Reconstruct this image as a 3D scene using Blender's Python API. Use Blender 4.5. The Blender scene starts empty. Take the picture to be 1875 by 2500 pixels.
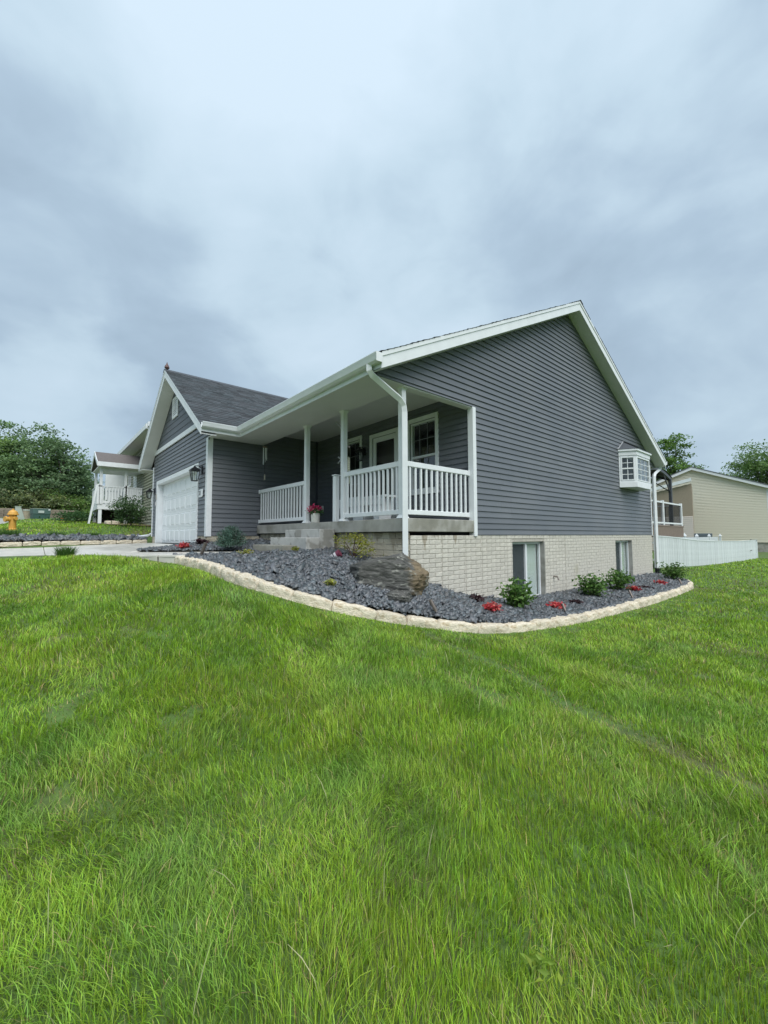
import bpy, bmesh, math, random
import numpy as np
from mathutils import Vector, Matrix, noise as mnoise
random.seed(7); rng = np.random.default_rng(11)
S = bpy.context.scene
COL = S.collection

# ------------------------------------------------------------------ camera
CAM = np.array([4.73598652, -6.54, -0.01815609])
F_PX, PITCH, YAW, ROLL = 991.2543, 0.0589238888, 0.862655366, -0.00278
fwd = np.array([math.cos(PITCH) * -math.sin(YAW), math.cos(PITCH) * math.cos(YAW), math.sin(PITCH)])
rgt = np.array([math.cos(YAW), math.sin(YAW), 0.0])
upv = np.cross(rgt, fwd)
r2 = rgt * math.cos(ROLL) + upv * math.sin(ROLL)
u2 = -rgt * math.sin(ROLL) + upv * math.cos(ROLL)
cd = bpy.data.cameras.new('camera'); cam = bpy.data.objects.new('camera', cd); COL.objects.link(cam)
cd.sensor_fit = 'HORIZONTAL'; cd.sensor_width = 36.0; cd.lens = 36.0 * F_PX / 1875.0
cd.clip_start = 0.05; cd.clip_end = 2000
cam.matrix_world = Matrix(((r2[0], u2[0], -fwd[0], CAM[0]), (r2[1], u2[1], -fwd[1], CAM[1]), (r2[2], u2[2], -fwd[2], CAM[2]), (0, 0, 0, 1)))
S.camera = cam

# ------------------------------------------------------------------ light and sky (overcast)
SUN_EL, SUN_AZ = math.radians(56), math.radians(106)     # azimuth measured clockwise from +Y
W = bpy.data.worlds.new("World"); S.world = W; W.use_nodes = True
nt = W.node_tree; nt.nodes.clear(); N = nt.nodes.new; L = nt.links.new
wo = N('ShaderNodeOutputWorld')
sky = N('ShaderNodeTexSky'); sky.sky_type = 'NISHITA'; sky.sun_disc = False
sky.sun_elevation = SUN_EL; sky.sun_rotation = SUN_AZ
bg1 = N('ShaderNodeBackground'); bg1.inputs[1].default_value = 0.05; L(sky.outputs[0], bg1.inputs[0])
tc = N('ShaderNodeTexCoord'); sp = N('ShaderNodeSeparateXYZ'); L(tc.outputs['Generated'], sp.inputs[0])
mz = N('ShaderNodeMath'); mz.operation = 'MAXIMUM'; L(sp.outputs[2], mz.inputs[0]); mz.inputs[1].default_value = 0.0
mp = N('ShaderNodeMapping'); L(tc.outputs['Generated'], mp.inputs[0]); mp.inputs['Location'].default_value = (3.3, 1.7, 0.4)
mp.inputs['Rotation'].default_value = (0, 0, 0.7); mp.inputs['Scale'].default_value = (1.0, 1.0, 1.7)
n1 = N('ShaderNodeTexNoise'); n1.inputs['Scale'].default_value = 1.25; n1.inputs['Detail'].default_value = 6
n1.inputs['Roughness'].default_value = 0.50; n1.inputs['Distortion'].default_value = 0.25; L(mp.outputs[0], n1.inputs['Vector'])
n2 = N('ShaderNodeTexNoise'); n2.inputs['Scale'].default_value = 4.6; n2.inputs['Detail'].default_value = 5
n2.inputs['Roughness'].default_value = 0.5; n2.inputs['Distortion'].default_value = 0.6; L(mp.outputs[0], n2.inputs['Vector'])
mm = N('ShaderNodeMath'); mm.operation = 'MULTIPLY_ADD'; L(n2.outputs[0], mm.inputs[0]); mm.inputs[1].default_value = 0.26; L(n1.outputs[0], mm.inputs[2])
# broad cloud banks: brighter and darker parts of the overcast, their edges broken up by the noise
nv = N('ShaderNodeTexNoise'); nv.inputs['Scale'].default_value = 2.6; nv.inputs['Detail'].default_value = 5; L(mp.outputs[0], nv.inputs['Vector'])
vs = N('ShaderNodeVectorMath'); vs.operation = 'MULTIPLY_ADD'; L(nv.outputs[1], vs.inputs[0]); vs.inputs[1].default_value = (0.7, 0.7, 0.7); L(tc.outputs['Generated'], vs.inputs[2])
vo = N('ShaderNodeVectorMath'); vo.operation = 'ADD'; L(vs.outputs[0], vo.inputs[0]); vo.inputs[1].default_value = (-0.35, -0.35, -0.35)
vn_ = N('ShaderNodeVectorMath'); vn_.operation = 'NORMALIZE'; L(vo.outputs[0], vn_.inputs[0])
acc = mm.outputs[0]
def bank(px, py, lo, amt):
    global acc
    d = rgt * (px - 937.5) / F_PX + upv * (1250 - py) / F_PX + fwd; d = d / np.linalg.norm(d)
    dt = N('ShaderNodeVectorMath'); dt.operation = 'DOT_PRODUCT'; L(vn_.outputs[0], dt.inputs[0]); dt.inputs[1].default_value = tuple(d)
    m_ = N('ShaderNodeMapRange'); m_.interpolation_type = 'SMOOTHSTEP'; m_.inputs[1].default_value = lo; m_.inputs[2].default_value = 1.0; m_.inputs[3].default_value = 0; m_.inputs[4].default_value = amt; L(dt.outputs['Value'], m_.inputs[0])
    a_ = N('ShaderNodeMath'); a_.operation = 'ADD'; L(acc, a_.inputs[0]); L(m_.outputs[0], a_.inputs[1]); acc = a_.outputs[0]
bank(880, 430, 0.72, 0.10); bank(380, 520, 0.93, 0.09); bank(60, 1010, 0.985, 0.16); bank(150, 760, 0.90, -0.10); bank(1560, 640, 0.84, -0.12); bank(620, 800, 0.93, -0.07); bank(1750, 1000, 0.97, 0.06); bank(180, 250, .93, -0.08)
rp = N('ShaderNodeValToRGB'); L(acc, rp.inputs[0])
e = rp.color_ramp.elements; e[0].position = 0.40; e[0].color = (0.30, 0.395, 0.49, 1); e[1].position = 0.84; e[1].color = (0.60, 0.725, 0.83, 1)
q = e.new(0.56); q.color = (0.39, 0.505, 0.615, 1)
q = e.new(0.68); q.color = (0.50, 0.63, 0.73, 1)
bg2 = N('ShaderNodeBackground'); L(rp.outputs[0], bg2.inputs[0])
gr = N('ShaderNodeMath'); gr.operation = 'MULTIPLY_ADD'; L(mz.outputs[0], gr.inputs[0]); gr.inputs[1].default_value = 0.12; gr.inputs[2].default_value = 0.45; L(gr.outputs[0], bg2.inputs[1])   # overcast: brighter towards the zenith
mx = N('ShaderNodeMixShader'); mx.inputs[0].default_value = 0.9; L(bg1.outputs[0], mx.inputs[1]); L(bg2.outputs[0], mx.inputs[2])
L(mx.outputs[0], wo.inputs[0])
sd = bpy.data.lights.new('sun', 'SUN'); sun = bpy.data.objects.new('sun', sd); COL.objects.link(sun)
sd.energy = 1.5; sd.angle = math.radians(60); sd.color = (1.0, 0.97, 0.93)
sv = Vector((math.sin(SUN_AZ) * math.cos(SUN_EL), math.cos(SUN_AZ) * math.cos(SUN_EL), math.sin(SUN_EL)))
sun.rotation_euler = sv.to_track_quat('Z', 'Y').to_euler()
S.view_settings.view_transform = 'Standard'; S.view_settings.look = 'None'
S.view_settings.exposure = 1.25; S.view_settings.gamma = 1.0; S.view_settings.use_curve_mapping = False
S.cycles.max_bounces = 6; S.cycles.diffuse_bounces = 3; S.cycles.glossy_bounces = 3; S.cycles.transparent_max_bounces = 12
S.cycles.transmission_bounces = 4; S.cycles.caustics_reflective = False; S.cycles.caustics_refractive = False
S.cycles.use_denoising = True

# ------------------------------------------------------------------ materials
MATS = {}
def mat(name, col, rough=0.6, nscale=0, namt=0.0, bump=0.0, bscale=40, rnd=0.0, attr=False, trans=0.0, spec=0.5, col2=None, c2scale=3, c2pos=(0.45, 0.65), metal=0.0, wave=None, aniso=None):
    if name in MATS: return MATS[name]
    m = bpy.data.materials.new(name); m.use_nodes = True; t = m.node_tree; b = t.nodes['Principled BSDF']
    b.inputs['Roughness'].default_value = rough; b.inputs['Specular IOR Level'].default_value = spec; b.inputs['Metallic'].default_value = metal
    c = None; tcn = t.nodes.new('ShaderNodeTexCoord'); vec = tcn.outputs['Object']
    if aniso:
        mpn = t.nodes.new('ShaderNodeMapping'); mpn.inputs['Scale'].default_value = aniso; t.links.new(vec, mpn.inputs[0]); vec = mpn.outputs[0]
    if attr:
        a = t.nodes.new('ShaderNodeAttribute'); a.attribute_name = 'Col'; c = a.outputs['Color']
    else:
        rg = t.nodes.new('ShaderNodeRGB'); rg.outputs[0].default_value = (*col, 1); c = rg.outputs[0]
    if col2 is not None:
        nn = t.nodes.new('ShaderNodeTexNoise'); nn.inputs['Scale'].default_value = c2scale; nn.inputs['Detail'].default_value = 5; t.links.new(vec, nn.inputs['Vector'])
        mr = t.nodes.new('ShaderNodeMapRange'); mr.inputs[1].default_value = c2pos[0]; mr.inputs[2].default_value = c2pos[1]; t.links.new(nn.outputs[0], mr.inputs[0])
        mi = t.nodes.new('ShaderNodeMix'); mi.data_type = 'RGBA'; t.links.new(mr.outputs[0], mi.inputs[0]); t.links.new(c, mi.inputs[6]); mi.inputs[7].default_value = (*col2, 1); c = mi.outputs[2]
    if namt:
        nn = t.nodes.new('ShaderNodeTexNoise'); nn.inputs['Scale'].default_value = nscale; nn.inputs['Detail'].default_value = 6; t.links.new(vec, nn.inputs['Vector'])
        mr = t.nodes.new('ShaderNodeMapRange'); mr.inputs[1].default_value = 0.25; mr.inputs[2].default_value = 0.75; mr.inputs[3].default_value = 1 - namt; mr.inputs[4].default_value = 1 + namt; t.links.new(nn.outputs[0], mr.inputs[0])
        vm = t.nodes.new('ShaderNodeVectorMath'); vm.operation = 'SCALE'; t.links.new(c, vm.inputs[0]); t.links.new(mr.outputs[0], vm.inputs[3]); c = vm.outputs[0]
    if rnd:
        oi = t.nodes.new('ShaderNodeObjectInfo'); mr = t.nodes.new('ShaderNodeMapRange'); mr.inputs[3].default_value = 1 - rnd; mr.inputs[4].default_value = 1 + rnd; t.links.new(oi.outputs['Random'], mr.inputs[0])
        vm = t.nodes.new('ShaderNodeVectorMath'); vm.operation = 'SCALE'; t.links.new(c, vm.inputs[0]); t.links.new(mr.outputs[0], vm.inputs[3]); c = vm.outputs[0]
    t.links.new(c, b.inputs['Base Color'])
    if bump:
        nn = t.nodes.new('ShaderNodeTexNoise'); nn.inputs['Scale'].default_value = bscale; nn.inputs['Detail'].default_value = 6; t.links.new(vec, nn.inputs['Vector'])
        bp = t.nodes.new('ShaderNodeBump'); bp.inputs['Strength'].default_value = bump; bp.inputs['Distance'].default_value = 0.02; t.links.new(nn.outputs[0], bp.inputs['Height']); t.links.new(bp.outputs[0], b.inputs['Normal'])
    if trans:
        tr = t.nodes.new('ShaderNodeBsdfTranslucent'); t.links.new(c, tr.inputs[0]); ms = t.nodes.new('ShaderNodeMixShader'); ms.inputs[0].default_value = trans
        t.links.new(b.outputs[0], ms.inputs[1]); t.links.new(tr.outputs[0], ms.inputs[2]); t.links.new(ms.outputs[0], t.nodes['Material Output'].inputs[0])
    MATS[name] = m; return m
def glassmat():
    m = bpy.data.materials.new('window_glass'); m.use_nodes = True; t = m.node_tree; t.nodes.clear()
    o = t.nodes.new('ShaderNodeOutputMaterial'); a = t.nodes.new('ShaderNodeBsdfTransparent'); a.inputs[0].default_value = (0.93, 0.96, 0.95, 1)
    g = t.nodes.new('ShaderNodeBsdfGlossy'); g.inputs['Roughness'].default_value = 0.01; f = t.nodes.new('ShaderNodeLayerWeight'); pw_ = t.nodes.new('ShaderNodeMath'); pw_.operation = 'POWER'; pw_.inputs[1].default_value = 3.5
    k = t.nodes.new('ShaderNodeMath'); k.operation = 'MULTIPLY_ADD'; k.inputs[1].default_value = 0.8; k.inputs[2].default_value = 0.06; k.use_clamp = True
    x = t.nodes.new('ShaderNodeMixShader'); t.links.new(f.outputs['Facing'], pw_.inputs[0]); t.links.new(pw_.outputs[0], k.inputs[0]); t.links.new(k.outputs[0], x.inputs[0]); t.links.new(a.outputs[0], x.inputs[1]); t.links.new(g.outputs[0], x.inputs[2]); t.links.new(x.outputs[0], o.inputs[0])
    return m
GLASS = glassmat()
M_SIDE = mat('slate_grey_vinyl', (0.124, 0.136, 0.155), 0.42, 90, 0.07, 0.10, 160, rnd=0.06, col2=(0.142, 0.152, 0.168), c2scale=0.9, c2pos=(0.4, 0.65))
M_SHAKE = mat('dark_shingle_panel', (0.118, 0.130, 0.152), 0.6, 60, 0.12, 0.25, 60, rnd=0.06)
M_WHITE = mat('white_trim', (0.74, 0.77, 0.79), 0.4, 5, 0.06)
M_SOFFIT = mat('white_vinyl_soffit', (0.66, 0.68, 0.66), 0.45, 3, 0.03)
M_DOOR = mat('white_steel_door', (0.74, 0.78, 0.80), 0.35, 5, 0.02)
M_BRICK = mat('painted_cast_brick', (0.56, 0.535, 0.475), 0.85, 14, 0.14, 0.55, 55, rnd=0.07, col2=(0.36, 0.34, 0.22), c2scale=0.9, c2pos=(0.60, 0.78))
M_CUT = mat('cut_stone_panel', (0.50, 0.455, 0.36), 0.85, 9, 0.16, 0.6, 34, rnd=0.07)
M_MORT = mat('brick_joint_concrete', (0.44, 0.415, 0.365), 0.9, 20, 0.2, 0.4, 80)
M_CONC = mat('grey_concrete', (0.36, 0.355, 0.325), 0.8, 6, 0.16, 0.25, 90, col2=(0.24, 0.235, 0.20), c2scale=2.2, c2pos=(0.45, 0.6))
M_CONC2 = mat('pale_patched_concrete', (0.44, 0.44, 0.42), 0.8, 9, 0.12, 0.25, 90, col2=(0.28, 0.275, 0.25), c2scale=3.0, c2pos=(0.50, 0.56))
M_DRIVE = mat('wet_concrete', (0.56, 0.545, 0.50), 0.32, 3, 0.14, 0.1, 120, col2=(0.36, 0.345, 0.31), c2scale=0.7, c2pos=(0.50, 0.72), rnd=0.05, aniso=(0.5, 1.6, 1))
M_JOINT = mat('joint_sand', (0.12, 0.11, 0.095), 0.9)
M_STONE = mat('cream_limestone', (0.70, 0.63, 0.50), 0.85, 13, 0.22, 1.0, 22, rnd=0.09, col2=(0.46, 0.36, 0.22), c2scale=4.5, c2pos=(0.52, 0.72))
M_BLACK = mat('black_metal', (0.02, 0.021, 0.024), 0.4, metal=0.3)
M_BRONZE = mat('bronze_metal', (0.16, 0.135, 0.12), 0.4, 30, 0.15, metal=0.5)
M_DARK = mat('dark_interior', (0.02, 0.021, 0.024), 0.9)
M_BLIND = mat('pale_blind', (0.85, 0.88, 0.88), 0.6)
M_SOIL = mat('brown_soil', (0.075, 0.06, 0.042), 0.95, 14, 0.3, 0.6, 30)
M_ROOFU = mat('roof_deck', (0.10, 0.09, 0.08), 0.9)
M_SHING = mat('charcoal_shingle', (0.1, 0.1, 0.1), 0.85, 80, 0.25, 0.5, 120, attr=True)
M_LEAF = mat('leaf', (0.1, 0.2, 0.05), 0.5, attr=True, trans=0.42, spec=0.35)
M_GRASS = mat('grass_blade', (0.1, 0.2, 0.05), 0.42, attr=True, trans=0.38, spec=0.4)
M_CHIP = mat('slate_chip', (0.1, 0.1, 0.1), 0.38, 60, 0.15, 0.3, 90, attr=True, spec=0.6)
M_BARK = mat('bark', (0.09, 0.075, 0.06), 0.9, 12, 0.3, 0.6, 30)
M_LAWN = mat('lawn_ground', (0.075, 0.135, 0.028), 0.95, 7, 0.35, 0.8, 26, col2=(0.10, 0.10, 0.035), c2scale=0.8, c2pos=(0.5, 0.72))
M_MULCH = mat('brown_mulch', (0.11, 0.07, 0.045), 0.95, 25, 0.4, 0.9, 60)

# ------------------------------------------------------------------ mesh helpers
def new_obj(name, me, m=None, parent=None):
    o = bpy.data.objects.new(name, me); COL.objects.link(o)
    if m is not None and len(me.materials) == 0: me.materials.append(m)
    if parent is not None: o.parent = parent
    return o
def tag(o, label=None, cat=None, group=None, kind=None):
    if label: o['label'] = label
    if cat: o['category'] = cat
    if group: o['group'] = group
    if kind: o['kind'] = kind
    return o
def empty(name, label, cat, loc=(0, 0, 0), group=None, rz=0.0):
    o = bpy.data.objects.new(name, None); COL.objects.link(o); o.location = loc; o.rotation_euler = (0, 0, rz); o.empty_display_size = 0.2
    return tag(o, label, cat, group)
class MB:
    def __init__(s): s.v = []; s.f = []; s.c = []
    def add(s, vs, fs):
        k = len(s.v); s.v += [tuple(map(float, v)) for v in vs]; s.f += [tuple(i + k for i in f) for f in fs]; return s
    def hexa(s, b, t):
        return s.add(list(b) + list(t), [(3, 2, 1, 0), (4, 5, 6, 7), (0, 1, 5, 4), (1, 2, 6, 5), (2, 3, 7, 6), (3, 0, 4, 7)])
    def box(s, x0, x1, y0, y1, z0, z1):
        return s.hexa([(x0, y0, z0), (x1, y0, z0), (x1, y1, z0), (x0, y1, z0)], [(x0, y0, z1), (x1, y0, z1), (x1, y1, z1), (x0, y1, z1)])
    def prism(s, poly, fn, a, b):
        """extrude a 2D polygon: fn(u, v, w) -> point, from w=a to w=b"""
        n = len(poly); vs = [fn(u, v, a) for u, v in poly] + [fn(u, v, b) for u, v in poly]
        fs = [tuple(range(n - 1, -1, -1)), tuple(range(n, 2 * n))] + [(i, (i + 1) % n, n + (i + 1) % n, n + i) for i in range(n)]
        return s.add(vs, fs)
    def bar(s, p, q, w, h=None, up=(0, 0, 1)):
        h = h or w; p = np.array(p, float); q = np.array(q, float); d = q - p; d /= np.linalg.norm(d); up = np.array(up, float)
        if abs(d @ up) > 0.98: up = np.array((1.0, 0, 0))
        a = np.cross(d, up); a /= np.linalg.norm(a); b = np.cross(a, d)
        cs = [(-w / 2, -h / 2), (w / 2, -h / 2), (w / 2, h / 2), (-w / 2, h / 2)]
        return s.hexa([p + a * x + b * y for x, y in cs], [q + a * x + b * y for x, y in cs])
    def tube(s, pts, rad, n=8, cap=True):
        pts = [np.array(p, float) for p in pts]; R = rad if hasattr(rad, '__len__') else [rad] * len(pts); k0 = len(s.v); m = len(pts)
        pa = None
        for i, p in enumerate(pts):
            d = pts[min(i + 1, m - 1)] - pts[max(i - 1, 0)]; d /= (np.linalg.norm(d) + 1e-9)
            if pa is None:
                u = np.array((0, 0, 1.0)) if abs(d[2]) < 0.9 else np.array((1.0, 0, 0)); pa = np.cross(d, u)
            pa = pa - d * (pa @ d); pa /= np.linalg.norm(pa); b = np.cross(d, pa)
            for j in range(n):
                t = 2 * math.pi * j / n; s.v.append(tuple(p + R[i] * (pa * math.cos(t) + b * math.sin(t))))
        for i in range(m - 1):
            for j in range(n):
                s.f.append((k0 + i * n + j, k0 + i * n + (j + 1) % n, k0 + (i + 1) * n + (j + 1) % n, k0 + (i + 1) * n + j))
        if cap: s.f.append(tuple(k0 + j for j in range(n - 1, -1, -1))); s.f.append(tuple(k0 + (m - 1) * n + j for j in range(n)))
        return s
    def lathe(s, prof, c=(0, 0, 0), n=16):
        k0 = len(s.v)
        for r, z in prof:
            for j in range(n):
                t = 2 * math.pi * j / n; s.v.append((c[0] + r * math.cos(t), c[1] + r * math.sin(t), c[2] + z))
        for i in range(len(prof) - 1):
            for j in range(n): s.f.append((k0 + i * n + j, k0 + i * n + (j + 1) % n, k0 + (i + 1) * n + (j + 1) % n, k0 + (i + 1) * n + j))
        s.f.append(tuple(k0 + j for j in range(n - 1, -1, -1))); s.f.append(tuple(k0 + (len(prof) - 1) * n + j for j in range(n)))
        return s
    def mesh(s, name):
        me = bpy.data.meshes.new(name); me.from_pydata(s.v, [], s.f); me.update(); return me
    def build(s, name, m, parent=None, bevel=0.0, smooth=False, kind=None, label=None):
        me = s.mesh(name)
        bm = bmesh.new(); bm.from_mesh(me); bmesh.ops.recalc_face_normals(bm, faces=bm.faces)
        if bevel: bmesh.ops.bevel(bm, geom=bm.edges[:], offset=bevel, segments=1, affect='EDGES', profile=0.5)
        bm.to_mesh(me); bm.free()
        if smooth:
            for p in me.polygons: p.use_smooth = True
        o = new_obj(name, me, m, parent)
        if kind: o['kind'] = kind
        if label: o['label'] = label
        return o
def Bx(name, m, parent, x0, x1, y0, y1, z0, z1, bevel=0.0):
    return MB().box(min(x0, x1), max(x0, x1), min(y0, y1), max(y0, y1), min(z0, z1), max(z0, z1)).build(name, m, parent, bevel)
def np_mesh(name, V, nv, sizes, loops, m, cols=None, parent=None, smooth=False):
    """fast mesh from numpy arrays; cols = per-vertex colours"""
    me = bpy.data.meshes.new(name); V = np.ascontiguousarray(V, np.float32)
    me.vertices.add(len(V)); me.vertices.foreach_set('co', V.ravel())
    me.loops.add(len(loops)); me.loops.foreach_set('vertex_index', np.ascontiguousarray(loops, np.int32))
    me.polygons.add(len(sizes)); st = np.zeros(len(sizes), np.int32); st[1:] = np.cumsum(sizes)[:-1]
    me.polygons.foreach_set('loop_start', st)
    if smooth: me.polygons.foreach_set('use_smooth', np.ones(len(sizes), bool))
    me.update(calc_edges=True)
    if cols is not None:
        a = me.color_attributes.new('Col', 'FLOAT_COLOR', 'POINT'); C = np.ones((len(V), 4), np.float32); C[:, :3] = cols; a.data.foreach_set('color', C.ravel())
    me.materials.append(m)
    return new_obj(name, me, None, parent)
def rep(shape_faces, nverts, count):
    """tile one face pattern (list of tuples) over `count` copies with nverts each"""
    sizes = np.tile(np.array([len(f) for f in shape_faces], np.int32), count)
    base = np.concatenate([np.array(f) for f in shape_faces]); loops = (base[None, :] + (np.arange(count) * nverts)[:, None]).ravel()
    return sizes, loops
def vnoise(x, y, sc, seed=0):
    x = x / sc + seed * 17.13; y = y / sc + seed * 9.71; xi = np.floor(x).astype(np.int64); yi = np.floor(y).astype(np.int64); fx = x - xi; fy = y - yi
    fx = fx * fx * (3 - 2 * fx); fy = fy * fy * (3 - 2 * fy)
    def h(a, b):
        n = (a * 374761393 + b * 668265263 + seed * 974711) & 0x7fffffff; n = ((n ^ (n >> 13)) * 1274126177) & 0x7fffffff; return ((n ^ (n >> 16)) & 0xffff) / 65535.0
    return (h(xi, yi) * (1 - fx) + h(xi + 1, yi) * fx) * (1 - fy) + (h(xi, yi + 1) * (1 - fx) + h(xi + 1, yi + 1) * fx) * fy
def fbm(x, y, sc, seed=0): return 0.55 * vnoise(x, y, sc, seed) + 0.3 * vnoise(x, y, sc / 2.3, seed + 1) + 0.15 * vnoise(x, y, sc / 5.1, seed + 2)
def copyobj(o, parent=None, loc=None):
    c = o.copy(); COL.objects.link(c)
    if parent is not None: c.parent = parent
    if loc is not None: c.location = loc
    return c
def copytree(o, loc=None, label=None, rz=None):
    c = o.copy(); COL.objects.link(c)
    if loc is not None: c.location = loc
    if rz is not None: c.rotation_euler = (0, 0, rz)
    if label: c['label'] = label
    for ch in list(o.children):
        d = ch.copy(); COL.objects.link(d); d.parent = c
        for g in list(ch.children):
            k = g.copy(); COL.objects.link(k); k.parent = d
    return c
def rbf(pts):
    A=np.array(pts,float); n=len(A); P=A[:,:2]
    D=np.hypot(P[:,None,0]-P[None,:,0],P[:,None,1]-P[None,:,1])
    M=np.zeros((n+1,n+1)); M[:n,:n]=D; M[:n,n]=1; M[n,:n]=1
    w=np.linalg.solve(M,np.r_[A[:,2],0])
    def f(x,y):
        x=np.atleast_1d(np.asarray(x,float)); y=np.atleast_1d(np.asarray(y,float))
        out=np.empty(len(x))
        for i in range(0,len(x),20000):
            d=np.sqrt((x[i:i+20000,None]-P[None,:,0])**2+(y[i:i+20000,None]-P[None,:,1])**2+.04)
            out[i:i+20000]=d@w[:n]+w[n]
        return out
    return f
BORDER = [(-3.65,-4.62,-0.385), (-3.15,-4.60,-0.39), (-2.5,-4.58,-.405), (-1.90,-4.54,-0.42), (-0.77,-4.58,-0.49), (-0.19,-4.47,-0.57), (0.05,-4.26,-0.65), (0.32,-3.98,-0.76), (0.50,-3.68,-0.86), (0.72,-3.30,-0.96), (0.84,-3.08,-1.02), (0.96,-2.83,-1.07), (1.09,-2.55,-1.12), (1.23,-2.28,-1.18), (1.36,-1.99,-1.23), (1.45,-1.62,-1.27), (1.51,-1.17,-1.31), (1.55,-0.53,-1.34), (1.59,0.24,-1.38), (1.61,0.83,-1.4), (1.63,2.12,-1.42), (1.66,3.49,-1.43), (1.65,5.88,-1.43), (1.62,7.74,-1.43), (1.36,8.81,-1.42), (0.83,9.70,-1.41), (0.45,10.05,-1.4)]
LAWN=[(4.74,-6.54,-1.55),(3.5,-5.5,-1.48),(4.5,-4.6,-1.54),(-6.3,-5.95,-.44),(-5.2,-5.65,-.415),(-4.3,-5.25,-.415),(-3.9,-5.0,-.42),(-6.1,-7.1,-.47),(-6.1,-10,-.6),(-2,-6.5,-.80),(1,-6.6,-1.15),(4,-9,-1.55),(-3,-10,-.85),(0,-13,-1.3),(8,-10,-1.75),(4,0,-1.62),(6,5,-1.65),(4,12,-1.6),(-.3,11.5,-1.24),(.16,18.9,-1.43),(.4,28.4,-1.53),(3,30,-1.6),(0,38,-1.42),(-5,38,-1.4),(12,20,-1.8),(20,40,-1.5),
(-9,-5,-.45),(-9,-9,-.5),(-12.3,-3.5,-.35),(-12.3,-8,-.4),(-13.3,-3.5,-.15),(-13.3,-8,-.15),(-13.9,-3.5,.02),(-14,-7.2,.05),(-15.9,-7.2,.25),(-15.6,-3.3,.42),(-20,-3.5,.62),(-20,-8,.42),(-23,-5,.8),(-29.6,-8.3,.66),(-35,-7,1.25),(-45,-6,1.68),(-64,-8,2.45),(-64,5,2.5),(-30,5,1.0),(-4,-3,-.6),(-4,2,-1.2),(-8,2,-.6),(0.0,-2,-1.1),(0,4,-1.6),(-8,15,-1.2),
(-14,-14,-.3),(-30,-20,.3),(-8,-22,-1.0),(-100,0,2.8),(-200,60,3),(-100,-150,0),(0,-100,-2),(60,-60,-2.5),(100,50,-2),(60,150,-1),(0,100,-1),(-60,120,0),(200,200,-1),(-250,-100,2)]
_B = np.array(BORDER); _d = np.gradient(_B[:, :2], axis=0); _d /= np.linalg.norm(_d, axis=1)[:, None]
LAWN += [(b[0] + d[1] * .12, b[1] - d[0] * .12, b[2] - .125) for b, d in zip(_B, _d)]
BED=[(x,y,z-.03) for x,y,z in BORDER]+[(0,-2.05,-.66),(0,-1.57,-.81),(0,-1.16,-.97),(0,-.72,-1.12),(0,.57,-1.34),(0,1.6,-1.43),(0,4.7,-1.42),(0,7.7,-1.37),(0,9.8,-1.39),(-1,-2.1,-.40),(-1.5,-2.05,-.34),(-2,-2.05,-.32),(-2,-3.0,-.34),(-2.6,-3.9,-.36),(-3.3,-4.5,-.38),(.35,-3.2,-.84),(.2,-2.5,-.74),(-.1,-3.3,-.66)]
BED2=[(-5.75,-2.1,-.15),(-4.4,-2.1,-.2),(-3.75,-2.1,-.24),(-3.75,-3.0,-.32),(-5.75,-3.3,-.2),(-6.4,-3.4,-.23),(-5,-4.1,-.34),(-6.4,-4.7,-.35),(-5.7,-4.5,-.35)]
lawn = rbf(LAWN); bedz = rbf(BED); bed2z = rbf(BED2)
def inpoly(px, py, poly):
    px = np.atleast_1d(px); py = np.atleast_1d(py); c = np.zeros(len(px), bool); n = len(poly); j = n - 1
    for i in range(n):
        xi, yi = poly[i][:2]; xj, yj = poly[j][:2]
        if yi != yj:
            k = ((yi > py) != (yj > py)) & (px < (xj - xi) * (py - yi) / (yj - yi) + xi); c ^= k
        j = i
    return c
# ------------------------------------------------------------------ ground
def grid_axis(a, b, fine0, fine1, fs, grow=1.22):
    pts = list(np.arange(fine0, fine1 + 1e-6, fs)); s = fs; x = fine0
    while x > a: s *= grow; x -= s; pts.insert(0, max(x, a))
    s = fs; x = fine1
    while x < b: s *= grow; x += s; pts.append(min(x, b))
    return np.array(pts)
gx = grid_axis(-700, 700, -20, 12, 0.3); gy = grid_axis(-700, 900, -14, 34, 0.3)
X, Y = np.meshgrid(gx, gy); Z = lawn(X.ravel(), Y.ravel())
nx, ny = len(gx), len(gy); V = np.stack([X.ravel(), Y.ravel(), Z], 1)
idx = np.arange(nx * ny).reshape(ny, nx); q4 = np.stack([idx[:-1, :-1], idx[:-1, 1:], idx[1:, 1:], idx[1:, :-1]], -1).reshape(-1, 4)
g = np_mesh('lawn_ground', V, 0, np.full(len(q4), 4, np.int32), q4.ravel(), M_LAWN, smooth=True); tag(g, kind='structure', label='green lawn sloping down from the driveway past the house')

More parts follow.
